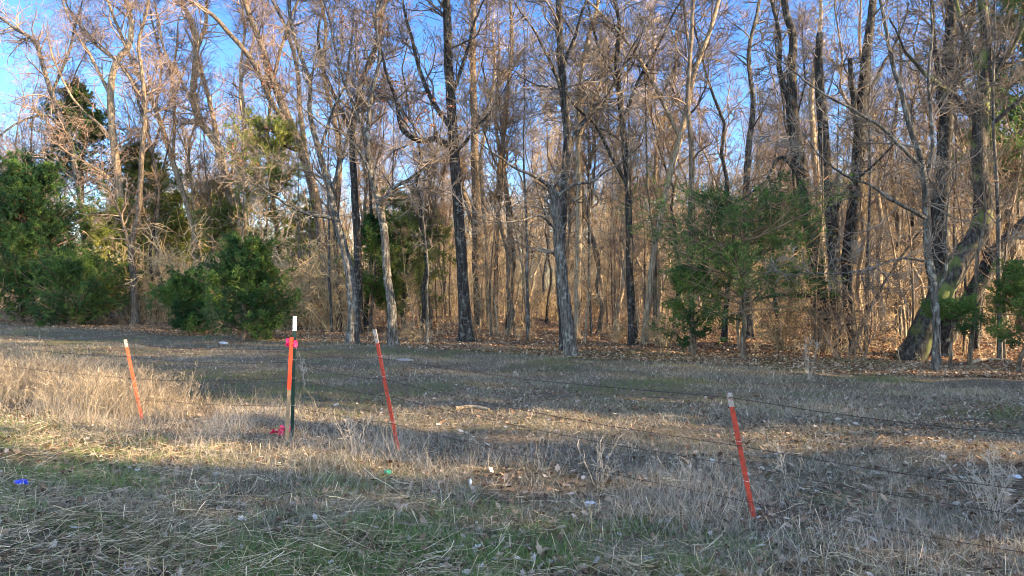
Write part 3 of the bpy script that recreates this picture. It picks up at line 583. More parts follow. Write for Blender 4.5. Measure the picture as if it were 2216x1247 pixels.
SHR = [proto_shrub(2.4, 2.0, 22, TWIG_TAN), proto_shrub(1.3, 1.4, 22, TWIG_TAN), proto_shrub(3.6, 2.6, 26, TWIG_TAN), proto_shrub(2.0, 1.6, 18, TWIG_BROWN)]
SHK = ["bushy tan leafless shrub", "low tan leafless shrub", "tall tangled tan shrub", "dark brown leafless shrub"]; shroots = {}
def place_shrub(x, y, k, sc, label=None):
    z = float(gz(x, y)); w = zone(x, y); lab = label or SHK[k] + " " + w; g = None if label else SHK[k] + "s " + w; rz = rr.random() * 6.28
    if k not in shroots:
        ro = thing("shrub", lab, "shrub", (x, y, z), rz, g); link("stems", SHR[k][0], ro); link("twigs", SHR[k][1], ro); ro.scale = (sc,) * 3; shroots[k] = ro
    else:
        o = dup(shroots[k], (x, y, z), rz, lab, sc, g)
        if label and "group" in o: del o["group"]
scatter(48, 23, 40, (60, 760), .8, lambda x, y: place_shrub(x, y, rr.choice([0, 2, 2, 0]), rr.uniform(.8, 1.35)))
scatter(20, 33, 50, (760, 2216), 1.0, lambda x, y: place_shrub(x, y, rr.choice([0, 1, 3, 0]), rr.uniform(.7, 1.3)))
scatter(22, 44, 60, (0, 2216), 1.2, lambda x, y: place_shrub(x, y, rr.choice([0, 2, 2]), rr.uniform(1.0, 1.5)))
for px, py, k, sc, lab in [(1835, 782, 3, 1.0, "grey thorny thicket at the foot of the black trunks"), (1790, 765, 3, .8, "grey leafless bush left of the thorny thicket under the black trunks"),
                           (1700, 760, 1, 1.0, "low grey brush between the green cedar and the black trunks"), (650, 705, 0, .75, "tan leafless bush right of the low green cedar"),
                           (1330, 742, 1, .5, "small dry bush just left of the crooked dark tree"), (1440, 752, 1, .8, "small dry bush between the sunlit leaning tree and the green cedar"),
                           (900, 740, 1, .55, "small twiggy bush between the two grey trees and the tall lichened trunk")]:
    d = depth(py); place_shrub((px - CX) * d / F, d, k, sc, lab)

# mid height thicket deep in the woods
def thicket():
    n = 1300; px = R.uniform(-60, 2300, n); e = R.uniform(52, 80, n); s = (px - CX) / F; y = e / (1 + .61 * s); x = s * y; H = R.uniform(2.5, 7, n)
    P = grow(np.c_[x, y, gz(x, y)], np.c_[R.normal(0, .18, (n, 2)), np.ones(n)], H, 8, .09, -.01); r = R.uniform(.015, .035, n)[:, None] * np.linspace(1, .3, 8)
    mb = MB(); mb.tubes(P, r, 4); B, br = spawn(P, r, 9, .1, 1, (25, 70), (.2, .5), .6, 6, .16, .0); mb.tubes(B, np.maximum(br, .01), 3)
    C, c2 = spawn(B, br, 5, .1, 1, (25, 65), (.3, .7), .7, 4, .16, 0); mb.tubes(C, np.maximum(c2, .008), 3)
    tag(mb.build("thicket", TWIG_TAN), "tangled mass of young leafless stems filling the deep woods", "thicket", kind="stuff")
thicket()

# woodland undergrowth: thousands of thin stems
def undergrowth():
    n = 4300; px = R.uniform(-60, 2300, n); e = 21 + 34 * R.random(n); s = (px - CX) / F; y = e / (1 + .61 * s); x = s * y
    H = R.uniform(.2, .7, n) * np.where(R.random(n) < .12, 2.5, 1) * (.6 + np.clip((e - 24) / 12, 0, 1.3))
    k = fnoise(x * .5, y * .5) > .42; x, y, H = x[k], y[k], H[k]; n = len(x)
    P = grow(np.c_[x, y, gz(x, y)], np.c_[R.normal(0, .35, (n, 2)), np.ones(n)], H, 5, .12, 0); r = R.uniform(.005, .011, n)[:, None] * np.linspace(1, .5, 5)
    mb = MB(); mb.tubes(P, r, 3); B, br = spawn(P, r, 4, .2, 1, (25, 75), (.25, .55), .7, 4, .2, 0); mb.tubes(B, np.maximum(br, .0035), 3)
    C, c2 = spawn(B, br, 3, .2, 1, (25, 75), (.25, .6), .7, 3, .2, 0); mb.tubes(C, np.maximum(c2, .003), 3)
    tag(mb.build("undergrowth", TWIG_TAN), "thin dry stems and briars covering the woodland floor", "undergrowth", kind="stuff")
undergrowth()

# ------------------------------------------------------------------ cedars
def cedar_meshes(H, W, bare=.04, nl=110, sprays=13, leaf=.05, dull=False, prof=.55, sub=5, gap=.25, top_w=.12, rise=.6):
    n = 14; z = np.linspace(0, H, n); P = np.c_[np.cumsum(R.normal(0, .012 * H, (n, 2)), axis=0), z]; P[:, :2] -= P[0, :2]; P[0, 2] = -.1
    r = (.02 + .014 * H) * (1 - .9 * z / H); mb = MB(); limb_tube(mb, P, r, 8, .3)
    t = bare + (1 - bare) * R.random(nl) ** .85; k = np.minimum((t * (n - 1)).astype(int), n - 2); f = (t * (n - 1) - k)[:, None]
    p = P[k] * (1 - f) + P[k + 1] * f; a = R.random(nl) * 6.28
    # uneven sectors: some sides and heights reach farther than others
    prof_w = np.where(t < prof, .75 + .25 * t / prof, top_w + (1 - top_w) * (1 - (t - prof) / (1 - prof)))
    L = W * prof_w * (.62 + .5 * vnoise(a * 1.3 + 3, t * 7)) * R.uniform(.4, 1.1, nl) * np.where(R.random(nl) < .12, 1.3, 1) + .1
    D = np.c_[np.cos(a), np.sin(a), R.uniform(-.05, .4, nl) + t * rise]
    B = grow(p, D, L, 7, .09, .03); br = (.006 + .008 * L)[:, None] * np.linspace(1, .25, 7); lm = MB(); lm.tubes(B, br, 5)
    S, sr = spawn(B, br, sprays, .25, 1, (25, 70), (.2, .42), .5, 5, .12, .03, .15); lm.tubes(S, np.maximum(sr, .004), 3)
    Z, zr = spawn(S, sr, sub, .1, 1, (25, 60), (.4, .8), .5, 4, .12, .02, .08)
    # foliage: narrow scale-leaf faces pointing along the spray ends
    reps = 14; N = len(Z); i = np.repeat(np.arange(N), reps); tt = R.random(len(i)) * 2.999; kk = tt.astype(int); ff = (tt - kk)[:, None]
    c = Z[i, kk] * (1 - ff) + Z[i, kk + 1] * ff; d = unit(Z[i, kk + 1] - Z[i, kk] + R.normal(0, .02, (len(i), 3)))
    d = unit(d + R.normal(0, .5, d.shape)); o = R.normal(0, 1, d.shape); o = unit(o - (o * d).sum(1, keepdims=True) * d)
    s = (leaf * R.uniform(.7, 1.4, len(i)))[:, None]
    V = np.stack([c, c + d * s * .6 - o * s * .17, c + d * s * 1.5, c + d * s * .6 + o * s * .17], 1).reshape(-1, 3)
    idx = np.arange(len(i) * 4).reshape(-1, 4)
    clump = vnoise(c[:, 0] * 2.2 + 7, c[:, 2] * 2.6 + c[:, 1] * 1.7)
    fo = MB(); fo.add(V, idx, np.repeat(np.clip(clump * .75 + R.normal(.12, .12, len(i)), 0, 1), 4))
    return mb.mesh("trunk", BARK_BROWN, True), lm.mesh("branches", TWIG_BROWN), fo.mesh("foliage", CEDAR_DULL if dull else CEDAR)
def cedar(label, px, py, H, W, group=None, pos=None, **kw):
    if pos is None: d = depth(py); pos = ((px - CX) * d / F, d)
    ms = cedar_meshes(H, W, **kw); ro = thing("cedar_tree", label, "cedar", (pos[0], pos[1], float(gz(*pos))), 0, group)
    for nm, m in zip(("trunk", "branches", "foliage"), ms): link(nm, m, ro)
    return ro
cedar("big dense dark green cedar at the left edge of the picture", 48, 700, 6.4, 3.7, nl=260, leaf=.065, prof=.3, top_w=.35, bare=.02)
cedar("low spreading cedar between the left-edge cedar and the elbowed tree", 165, 706, 2.5, 2.6, nl=110, leaf=.055, prof=.3, top_w=.4)
cedar("tall ragged cedar with bare lower trunk against the sky, far left", 165, 690, 11.8, 3.6, bare=.5, nl=110, leaf=.07, prof=.62, sprays=11)
cedar("bronzed half-bare cedar behind the elbowed pale tree", 305, 688, 9.0, 3.2, bare=.4, nl=90, leaf=.065, prof=.62, dull=True)
cedar("low bushy green cedar between the leftmost orange post and the green post", 525, 738, 2.5, 1.9, nl=150, leaf=.045, prof=.3, top_w=.45, bare=.04)
cedar("small round green cedar crowding the left side of the low bushy cedar", 408, 722, 1.8, 1.4, nl=90, leaf=.045, prof=.4, top_w=.4)
cedar("thin bronzed cedar with see-through crown behind the low bushy cedar", 592, 695, 8.8, 2.8, bare=.3, nl=90, leaf=.06, prof=.7, dull=True, top_w=.5)
cedar("cedar coloured sunlit yellow-green behind the two grey trees near the pale tipped post", 872, 712, 4.9, 2.6, bare=.12, nl=105, leaf=.05, prof=.45, top_w=.3, dull=True)  # stands in shade; the brighter foliage colour gives it a sunlit tone
cedar("dark green cedar between the curved grey tree and the forked grey tree", 805, 716, 4.2, 1.5, bare=.2, nl=60, leaf=.05, prof=.5)
cedar("wide open-branched green cedar with dark trunk, right of centre", 1610, 778, 3.5, 2.75, bare=.25, nl=90, leaf=.034, prof=.75, top_w=.5, sprays=13, rise=.15)
cedar("low sparse cedar at the left foot of the wide open-branched cedar", 1500, 772, 1.9, 1.4, bare=.1, nl=40, leaf=.04, prof=.5, sprays=9)
cedar("bright green young cedar among the feet of the old leaning trunks", 2060, 802, 1.35, .6, bare=.6, nl=18, leaf=.03, prof=.75, top_w=.7, rise=.0)
cedar("green cedar cut by the right edge of the picture, above leaf litter", 2205, 808, 1.95, .9, bare=.25, nl=38, leaf=.03, prof=.6, top_w=.5, rise=.1)
cedar("tall dark cedar in the top right corner behind the massive leaning tree", 2225, 745, 12.5, 2.8, bare=.32, nl=150, leaf=.06, prof=.6, top_w=.35)
cedar("bronzed thin cedar deep in the woods left of the low bushy cedar", 380, 684, 6.5, 3.0, bare=.15, nl=90, leaf=.07, prof=.5, dull=True)
cedar("bronzed shrubby cedar behind the black left-leaning trunk", 660, 690, 5.5, 2.4, bare=.12, nl=80, leaf=.06, prof=.5, dull=True)
cedar("bronzed cedar behind the gap right of the elbowed pale tree", 455, 680, 7.5, 3.0, bare=.2, nl=80, leaf=.07, prof=.55, dull=True)
cedar("bronzed bushy cedar low between elbowed tree and tall ragged cedar", 232, 694, 4.8, 2.7, bare=.05, nl=110, leaf=.06, prof=.5, dull=True, top_w=.4)
cedar("bronzed bushy cedar right behind the low bushy green cedar", 500, 690, 5.2, 2.5, bare=.1, nl=90, leaf=.06, prof=.5, dull=True, top_w=.4)

# woods beyond the right edge of the picture: they shade the field as in the photograph
CAST = cedar_meshes(8, 2.6, bare=.05, nl=85, sprays=9, leaf=.12, prof=.55, top_w=.5, sub=3)
cast_root = None
def caster(x, y, sc):
    global cast_root
    lab = "cedar in the woods past the right edge of the picture"
    if cast_root is None:
        cast_root = thing("cedar_tree", lab, "cedar", (x, y, 0), 0, "cedars past the right edge"); cast_root.scale = sc
        for nm, m in zip(("trunk", "branches", "foliage"), CAST): link(nm, m, cast_root)
    else: dup(cast_root, (x, y, 0), rr.random() * 6.28, lab, sc)
for (x, q, s, w) in [(20, 4.5, 1.6, 1.1), (27, 4.6, 1.9, 1.15), (26, .8, 1.8, 1.1), (21, 1.0, 1.5, .9), (20, -2.4, 1.4, .8), (22, -5.8, 1.4, .9), (20, 7.6, 1.0, .65), (20, 10.8, 1.5, .75), (25, 14.2, 1.5, .42), (21, 18.0, 1.45, .7), (30, 17.6, 1.5, .7), (29, 3.2, 1.6, .9)]:
    caster(x, q - .306 * x, (w, w, s))
for x, q, sc in [(19.5, 12.6, .8), (23, 13.8, .9), (20, 15.0, .85), (25, 15.8, .9), (22, 9.3, .8), (28, 13.0, 1.0), (30, 14.8, 1.0), (33, 12.4, 1.0)]:
    place_tree([0, 1, 5, 3][int(q) % 4], x, q - .306 * x, q, sc, "past the right edge of the picture")
for k in range(9):
    x = rr.uniform(18, 38); y = 20.5 - .61 * x + rr.uniform(0, 2)
    place_tree(rr.randrange(6), x, y, rr.random() * 6.28, rr.uniform(.7, 1.), "past the right edge of the picture")

# ------------------------------------------------------------------ GROUND COVER
def field_pts(n, d0, d1, margin=120):
    """random points over the ground the camera sees between two depths, denser near"""
    u = R.random(n); y = 1 / (1 / d0 + (1 / d1 - 1 / d0) * u ** .75); px = R.uniform(-margin, 2216 + margin, n); return (px - CX) * y / F, y
def ribbons(P, w):
    """flat tapering blades: P (N,K,3), w (N,K)"""
    N, K, _ = P.shape; a = R.random(N) * 6.28; s = np.stack([np.cos(a), np.sin(a), np.zeros(N)], -1)[:, None, :]
    V = np.stack([P - s * w[:, :, None] / 2, P + s * w[:, :, None] / 2], 2).reshape(-1, 3); i = np.arange(N * K * 2).reshape(N, K, 2)
    return V, np.stack([i[:, :-1, 0], i[:, :-1, 1], i[:, 1:, 1], i[:, 1:, 0]], -1).reshape(-1, 4)
def blades(x, y, h, w, lean, K=4, droop=-.12, tint=None, z0=0.0):
    n = len(x); P = grow(np.c_[x, y, gz(x, y) + z0 - .005], np.c_[R.normal(0, lean, (n, 2)), np.ones(n)], h, K, .12, droop)
    V, Q = ribbons(P, w[:, None] * np.linspace(1, .2, K)); t = R.random(n) if tint is None else tint; return V, Q, np.repeat(t, K * 2)
def near_extra(x, y):
    near = np.clip((16 - y) / 6, 0, 1) * np.clip((16 - np.abs(x)) / 6, 0, 1); return near * (fnoise(x * 3, y * 3) - .5) * .05
_gz0 = gz
def gz(x, y): return _gz0(x, y) + near_extra(np.asarray(x, float), np.asarray(y, float))

# short field grass, dry with some green
x, y = field_pts(460000, 3.6, 34); e = edge(x, y); k = (e > 3) & (e < 20.5 + 2 * fnoise(x * .5, y * .5)) & (R.random(len(x)) < np.clip(fnoise(x * .9, y * .9) * 3.2 - .9, .12, 1)); x, y = x[k], y[k]; n = len(x)
mb = MB(); g = fnoise(x * .45 + 20, y * .45); tint = np.clip(R.normal(.62, .2, n) - np.where(g > .56, .35, 0), 0, 1)
mb.add(*blades(x, y, R.uniform(.03, .085, n) * (1 + y / 40), R.uniform(.0016, .003, n) * (1 + y / 8), 1.1, 3, tint=tint))
n = 150000; px = R.uniform(-60, 2280, n); e = R.uniform(9, 21, n); s_ = (px - CX) / F; y = e / (1 + .61 * s_); x = s_ * y; k = (R.random(n) < np.clip(fnoise(x * .9 + 8, y * 1.6) * 3.4 - 1.1, .1, 1)) & (y > 9); x, y = x[k], y[k]; n = len(x)
mb.add(*blades(x, y, R.uniform(.03, .10, n) * (.6 + vnoise(x * 5, y * 5)), R.uniform(.004, .009, n), 1.0, 3, tint=np.clip(R.normal(.6, .25, n) - np.where(fnoise(x * .45 + 20, y * .45) > .56, .35, 0), 0, 1)))
tag(mb.build("field_grass", FIELDGRASS), "short dry and greenish grass over the shaded field", "grass", kind="stuff")
# green roadside grass
x, y = field_pts(330000, 3.6, 9); e = edge(x, y); g = fnoise(x * .8 + 3, y * .8 + 8)
k = (R.random(len(x)) < np.clip((g - .38) * 6, .08, 1) * np.clip((6.0 - e) / 1.4, 0.0, 1)); x, y = x[k], y[k]; n = len(x)
mb = MB(); mb.add(*blades(x, y, R.uniform(.025, .08, n) * (.4 + 1.3 * vnoise(x * 6, y * 6)), R.uniform(.002, .004, n), .7, 4))
tag(mb.build("green_grass", GREEN), "patchy fresh green grass along the roadside", "grass", kind="stuff")
# tall dry grass: the sunny clump on the left, then thin along the fence
mb = MB(); n = 5200
x = R.uniform(-9.5, -3.6, n); e = 6.6 + R.normal(0, .55, n) + .25; y = e - .61 * x
k = (fnoise(x * 1.3, y * 1.3) + .14 * np.clip((-4.4 - x), 0, 1) > .46) & (R.random(n) < np.clip((-3.9 - x) / 1.0, .05, 1)); x, y = x[k], y[k]; n = len(x)
P = grow(np.c_[x, y, gz(x, y)], np.c_[R.normal(.05, .22, (n, 2)), np.ones(n)], R.uniform(.18, .55, n) * (.45 + 1.1 * fnoise(x * 1.6 + 4, y * 1.3)) * np.clip((-3.5 - x) / 1.2, .3, 1), 6, .08, -.03); r = R.uniform(.0016, .0026, n)[:, None] * np.linspace(1, .5, 6)
mb.add(*tubes(P, r, 3), tint=np.repeat(R.random(n), 18)); B, br = spawn(P, r, 5, .35, 1, (15, 50), (.12, .35), .7, 4, .2, -.05); mb.add(*tubes(B, np.maximum(br, .0011), 3), tint=np.repeat(R.random(len(B)), 12))
x2, y2 = np.repeat(x, 3) + R.normal(0, .06, 3 * n), np.repeat(y, 3) + R.normal(0, .06, 3 * n); mb.add(*blades(x2, y2, R.uniform(.12, .4, 3 * n), R.uniform(.002, .004, 3 * n), .5, 5, -.2))
tag(mb.build("tall_dry_grass", DRYGRASS), "tall golden dry grass in the sun around the leftmost orange post", "grass", kind="stuff")
mb = MB(); n = 26000; x = R.uniform(-6.5, 6.2, n); e = 6.2 + R.normal(0, .75, n); y = e - .61 * x
k = (y > 3.5) & (fnoise(x * 1.6 + 2, y * 1.6) > .40); x, y = x[k], y[k]; n = len(x)
mb.add(*blades(x, y, R.uniform(.07, .36, n) * np.clip(fnoise(x * 2.2, y * 2.2) * 3 - .7, .25, 1.5), R.uniform(.0016, .003, n), .45, 5, -.1))
tag(mb.build("fence_line_grass", WEED), "thin grey dry grass standing along the fence line", "grass", kind="stuff")
# straw lying on the mown verge
mb = MB(); n = 34000; x, y = field_pts(n, 3.6, 9.5); e = edge(x, y); k = (R.random(n) < np.clip((6.4 - e) / 1.2, .12, 1)) & (R.random(n) < np.clip(3 * fnoise(x * 2.4 + 30, y * 2.4) - .85, .1, 1)); x, y = x[k], y[k]; n = len(x); a = R.random(n) * 6.28
P = grow(np.c_[x, y, gz(x, y) + R.uniform(.008, .05, n)], np.c_[np.cos(a), np.sin(a), R.normal(.0, .09, n)], R.uniform(.04, .22, n) * np.where(R.random(n) < .06, 2, 1), 4, .16, 0)
P[:, :, 2] = np.maximum(P[:, :, 2], gz(P[:, :, 0], P[:, :, 1]) + .006)
mb.add(*tubes(P, (R.uniform(.0006, .0014, n) * np.where(R.random(n) < .06, 2.0, 1))[:, None] * np.ones(4), 3), tint=np.repeat(R.random(n), 12))
n = 900; x, y = field_pts(n, 3.6, 8); k = edge(x, y) < 6.3; x, y = x[k], y[k]; n = len(x)
P = grow(np.c_[x, y, gz(x, y)], np.c_[R.normal(0, .35, (n, 2)), np.ones(n)], R.uniform(.05, .17, n), 3, .05, 0); mb.add(*tubes(P, R.uniform(.001, .0022, n)[:, None] * np.ones(3), 4), tint=np.repeat(R.random(n), 12))
tag(mb.build("straw", STRAW), "loose cut straw and stubble lying on the mown verge", "straw", kind="stuff")
# fallen leaves: lobed near, simple farther off
def lobed(x, y, s, z):
    a = np.linspace(0, 2 * PI, 15)[:-1]; rad = np.array([1.0, .62, .78, .5, .68, .42, .5, .7, .5, .42, .68, .5, .78, .62]); T = np.c_[np.cos(a) * rad, np.sin(a) * rad * .72]
    n = len(x); th = R.random(n) * 6.28; c, s_ = np.cos(th)[:, None], np.sin(th)[:, None]
    u = T[None, :, 0] * s[:, None]; v = T[None, :, 1] * s[:, None]; curl = R.uniform(-2, 9, n)[:, None]; tx, ty = R.normal(0, .35, (2, n, 1))
    V = np.stack([x[:, None] + u * c - v * s_, y[:, None] + u * s_ + v * c, z[:, None] + curl * (v ** 2) * 1.2 + curl * .4 * u ** 2 + tx * u + ty * v + .01], -1)
    C = np.c_[x, y, z + .006][:, None, :]; V = np.concatenate([C, V], 1); m = 15; i = np.arange(n)[:, None] * m
    k = np.arange(1, 15); Q = np.stack([np.broadcast_to(i, (n, 14)), i + k[None], i + np.roll(k, -1)[None]], -1).reshape(-1, 3)
    return V.reshape(-1, 3), Q, np.repeat(R.random(n), m)
mb = MB(); x, y = field_pts(13000, 3.6, 11); k = R.random(len(x)) < .25 + fnoise(x * .9 + 50, y * .9); x, y = x[k], y[k]; V, Q, t = lobed(x, y, R.uniform(.014, .055, len(x)), gz(x, y) + R.uniform(-.008, .022, len(x))); mb.add(V, Q, t ** 1.1)
x, y = field_pts(80000, 7, 32); e = edge(x, y); k = (e < 21) & (R.random(len(x)) < np.clip(fnoise(x * .6 + 50, y * .6) * 4 - 1.7, .06, 1)); x, y = x[k], y[k]
V, Q, t = leaf_quads(np.c_[x, y, gz(x, y) + .014], (.013 + .0006 * y), 0, True); mb.add(V, Q, t ** 1.5)
tag(mb.build("fallen_leaves", LEAF), "curled brown and silvery leaves strewn over the verge and field", "leaves", kind="stuff")
mb = MB(); n = 170000; px = R.uniform(-60, 2280, n); e = 18 + 42 * R.random(n) ** 1.4; s = (px - CX) / F; y = e / (1 + .61 * s); x = s * y
V, Q, t = leaf_quads(np.c_[x, y, gz(x, y) + .02], .038, 0, True); mb.add(V, Q, t)
tag(mb.build("woodland_leaf_litter", LEAF_RUST), "rust brown leaf litter covering the woodland floor", "leaves", kind="stuff")

# ------------------------------------------------------------------ FENCE
RED = plain("weathered_red_post_paint", (.34, .036, .018), .6, 0, 45, .3, c2=(.12, .035, .022), lo=.46, hi=.66)
ORANGE = plain("faded_orange_post_paint", (.48, .046, .008), .6, 0, 45, .3, c2=(.20, .05, .02), lo=.6, hi=.75)
PALE = plain("chalky_white_paint", (.28, .235, .20), .7, 0, 45, .1, c2=(.20, .10, .07), lo=.54, hi=.66)
WHITE = plain("white_paint", (.82, .83, .84), .5, 0, 30, .04)
DKGREEN = plain("dark_green_enamel", (.005, .022, .017), .35, 0, 50, .3)
WIRE = plain("rusty_wire", (.05, .035, .03), .7, .5, 80, .4)
WIRE_L = plain("galvanised_wire", (.45, .43, .42), .45, .7, 80, .2)
WOODS = plain("raw_stake_wood", (.22, .14, .075), .8, 0, 25, .25)
FLUO = plain("fluorescent_orange_paint", (.72, .034, .003), .6, 0, 20, .06)
PINK = plain("hot_pink_ribbon", (.62, .015, .09), .5, 0, 20, .05)
def frame_from(base, top, yaw):
    Z = unit((np.array(top) - base)[None])[0]; X = np.array([math.cos(yaw), math.sin(yaw), 0]); X = unit((X - X.dot(Z) * Z)[None])[0]; return np.c_[X, np.cross(Z, X), Z]
def t_post(label, pb, pt, db, dt, mat, tipmat, tip, yaw, clips):
    base = world_pt(*pb, db); base[2] = float(gz(base[0], base[1])); top = world_pt(*pt, dt); L = np.linalg.norm(top - base); M = frame_from(base, top, yaw)
    ro = thing("fence_post", label, "fence post", base, 0)
    def piece(z0, z1, nm, m, g=0):
        b = MB(); c, h = (z0 + z1) / 2, (z1 - z0) / 2
        b.box(M @ np.array([0, 0, c]), (.0175 + g, .003 + g, h), M)                                  # flange
        b.box(M @ np.array([0, .019, c]), (.003 + g, .016 + g, h - .0005), M)                        # web
        z = z0 + .03
        while z < z1 - .01:
            b.box(M @ np.array([0, -.0055 - g, z]), (.0045, .003, .011), M); z += .054               # studs
        return b.build(nm, m, ro)
    piece(-.25, L - tip, "shaft", mat); piece(L - tip + .0005, L, "painted_tip", tipmat, .0006)
    for h in clips:
        a = np.linspace(0, 2 * PI, 13); h *= L
        P = np.array([M @ np.array([.021 * math.cos(q), .016 + .024 * math.sin(q), h + .004 * math.sin(q * 2)]) for q in a]); b = MB(); b.tubes(P[None], np.full((1, 13), .0017), 5); b.build("wire_clip", WIRE_L, ro)
    return ro, base, top, M
YAW = math.atan2(-.61, 1)
p1 = t_post("bright orange steel post leaning left in the tall golden grass", (307, 905), (271, 735), depth(905), depth(905) + .1, ORANGE, PALE, .10, YAW + .9, [.93, .8, .5])
p2 = t_post("upright dark green steel post with a white top, beside the orange painted stake", (632, 962), (638, 685), depth(962), depth(962), DKGREEN, WHITE, .15, YAW + .55, [.74, .65, .5, .28])
p3 = t_post("red steel post with a pale tip leaning left, right of the green post", (862, 978), (810, 713), depth(978), depth(978) - .15, RED, PALE, .14, YAW + .25, [.78, .62, .46, .24])
p4 = t_post("red-orange steel post with a worn pale tip leaning left, nearest to the camera at right", (1631, 1118), (1578, 851), depth(1118), depth(1118) - .1, RED, PALE, .10, YAW + .35, [.97, .62, .3])
off = t_post("red steel post just past the right edge of the picture", (2600, 1260), (2560, 880), 3.9, 3.85, RED, PALE, .1, YAW + .4, [.9, .6, .3])
off2 = t_post("orange steel post past the left edge of the picture", (-150, 838), (-160, 700), depth(838), depth(838), ORANGE, PALE, .1, YAW + .4, [.9, .6, .3])

# wooden stake with pink ribbon beside the green post
st = world_pt(620, 962, 0.0 + depth(962) - .10); st[2] = float(gz(st[0], st[1])); ro = thing("survey_stake", "thin wooden stake with bright orange painted upper half, against the green post", "stake", st)
Ms = frame_from(np.zeros(3), (.045, .02, 1.06), .35)
b = MB(); b.box(Ms @ np.array([0, 0, .22]), (.018, .006, .32), Ms); b.build("bare_wood_shaft", WOODS, ro)
b = MB(); b.box(Ms @ np.array([0, 0, .54 + .27]), (.0185, .0065, .27), Ms); b.build("orange_painted_half", FLUO, ro)
def ribbon_mesh(loops):
    mb = MB()
    for P, w, nrm in loops:
        P = np.array(P, float); Tn = unit(np.gradient(P, axis=0)); S = unit(np.cross(Tn, np.broadcast_to(np.array(nrm, float), Tn.shape)))
        V = np.stack([P - S * w / 2, P + S * w / 2], 1).reshape(-1, 3); i = np.arange(len(P) * 2).reshape(-1, 2)
        mb.add(V, np.stack([i[:-1, 0], i[:-1, 1], i[1:, 1], i[1:, 0]], -1))
    return mb
tc = world_pt(632, 747, depth(962) - .05)
a = np.linspace(0, 2 * PI, 22)
lp = [([(.062 * math.cos(q) - .006, .05 * math.sin(q) + .03, .012 * math.sin(2 * q)) for q in a], .032, (math.cos(0), 0, 0)) for _ in range(1)]
lp = []
ring = [(.055 * math.cos(q) - .01, .045 * math.sin(q) + .03, .006 * math.sin(3 * q)) for q in a]
mb = MB()
for dz in (0, .012):
    V = np.array([[p[0] * (1 + dz * 3), p[1] * (1 + dz * 3), p[2] + dz + s * .018] for p in ring for s in (-1, 1)]); i = np.arange(len(V)).reshape(-1, 2); mb.add(V, np.stack([i[:-1, 0], i[1:, 0], i[1:, 1], i[:-1, 1]], -1))
for sx, ln, wv in ((-.05, .085, .5), (.035, .07, -.4), (-.02, .1, .2)):
    t = np.linspace(0, 1, 9); c = np.c_[sx + .012 * np.sin(t * 5) + wv * .03 * t, np.full(9, -.02) - .02 * np.sin(t * 3), .05 - ln * t * (1 if sx > 0 else .9) + (.02 if sx < 0 else 0)]
    V = np.stack([c - [.013, 0, 0.004], c + [.013, .006, .004]], 1).reshape(-1, 3); i = np.arange(18).reshape(-1, 2); mb.add(V, np.stack([i[:-1, 0], i[1:, 0], i[1:, 1], i[:-1, 1]], -1))
tag(mb.build("flagging_tape", PINK, None, tc), "hot pink plastic tape tied round the green post and stake", "tape")
g0 = world_pt(608, 962, depth(958)); g0[2] = float(gz(g0[0], g0[1])); mb = MB()
for q in range(7):
    t = np.linspace(0, 1, 12); a0 = R.random() * 6.28; c = np.c_[R.normal(0, .02) + math.cos(a0) * (t - .3) * .16, R.normal(0, .02) + math.sin(a0) * (t - .3) * .08, .035 + .025 * np.sin(t * 9 + q) + .01 * q]
    s_ = np.array([-math.sin(a0) * .012, math.cos(a0) * .012, .008]); V = np.stack([c - s_, c + s_], 1).reshape(-1, 3); i = np.arange(24).reshape(-1, 2); mb.add(V, np.stack([i[:-1, 0], i[1:, 0], i[1:, 1], i[:-1, 1]], -1))
tag(mb.build("flagging_tape", PINK, None, g0), "crumpled pink tape lying on the grass at the foot of the green post", "tape")

def post_at(p, h): return p[1] + (p[2] - p[1]) * h + p[3] @ np.array([0, -.012, 0])
def strand(label, hs, mat, r=.0019, sag=.04):
    posts = [off2, p1, p2, p3, p4, off]; pts = [post_at(p, h) for p, h in zip(posts, hs)]; L = []
    for a_, b_ in zip(pts[:-1], pts[1:]):
        n = max(10, int(np.linalg.norm(b_ - a_) / .06)); t = np.linspace(0, 1, n, endpoint=False)[:, None]; q = a_ + (b_ - a_) * t; q[:, 2] -= (4 * t * (1 - t) * sag)[:, 0]; L.append(q)
    C = np.concatenate(L + [pts[-1][None]]); C += np.cumsum(R.normal(0, .0016, C.shape), axis=0) * np.array([.3, .3, .6]); n = len(C); mb = MB(); ph = np.arange(n) * 1.3
    for s in (0, PI):
        O = np.c_[np.zeros(n), np.cos(ph + s), np.sin(ph + s)] * .0024; mb.tubes((C + O)[None], np.full((1, n), r), 4)
    k = np.arange(2, n - 1, 2); D = R.normal(0, 1, (len(k), 3)); D = unit(D) * .019; B = np.stack([C[k] - D, C[k], C[k] + D], 1); mb.tubes(B, np.full((len(k), 3), r * .8), 3)
    D2 = unit(R.normal(0, 1, (len(k), 3))) * .019; B = np.stack([C[k] - D2, C[k] + D2], 1); mb.tubes(B, np.full((len(k), 2), r * .8), 3)
    tag(mb.build("barbed_wire", mat), label, "barbed wire")
strand("topmost rusty barbed wire strand of the fence, fixed near the post tips", [.95, .95, .74, .78, .97, .80], WIRE, .0013)
strand("second barbed wire strand from the top of the fence", [.78, .80, .65, .62, .62, .52], WIRE, .0013)
strand("third barbed wire strand from the top, low in the dry grass", [.5, .5, .5, .46, .40, .3], WIRE, .0012, .03)
strand("lowest barbed wire strand, half hidden in the grass", [.25, .25, .28, .24, .14, .12], WIRE, .0011, .02)

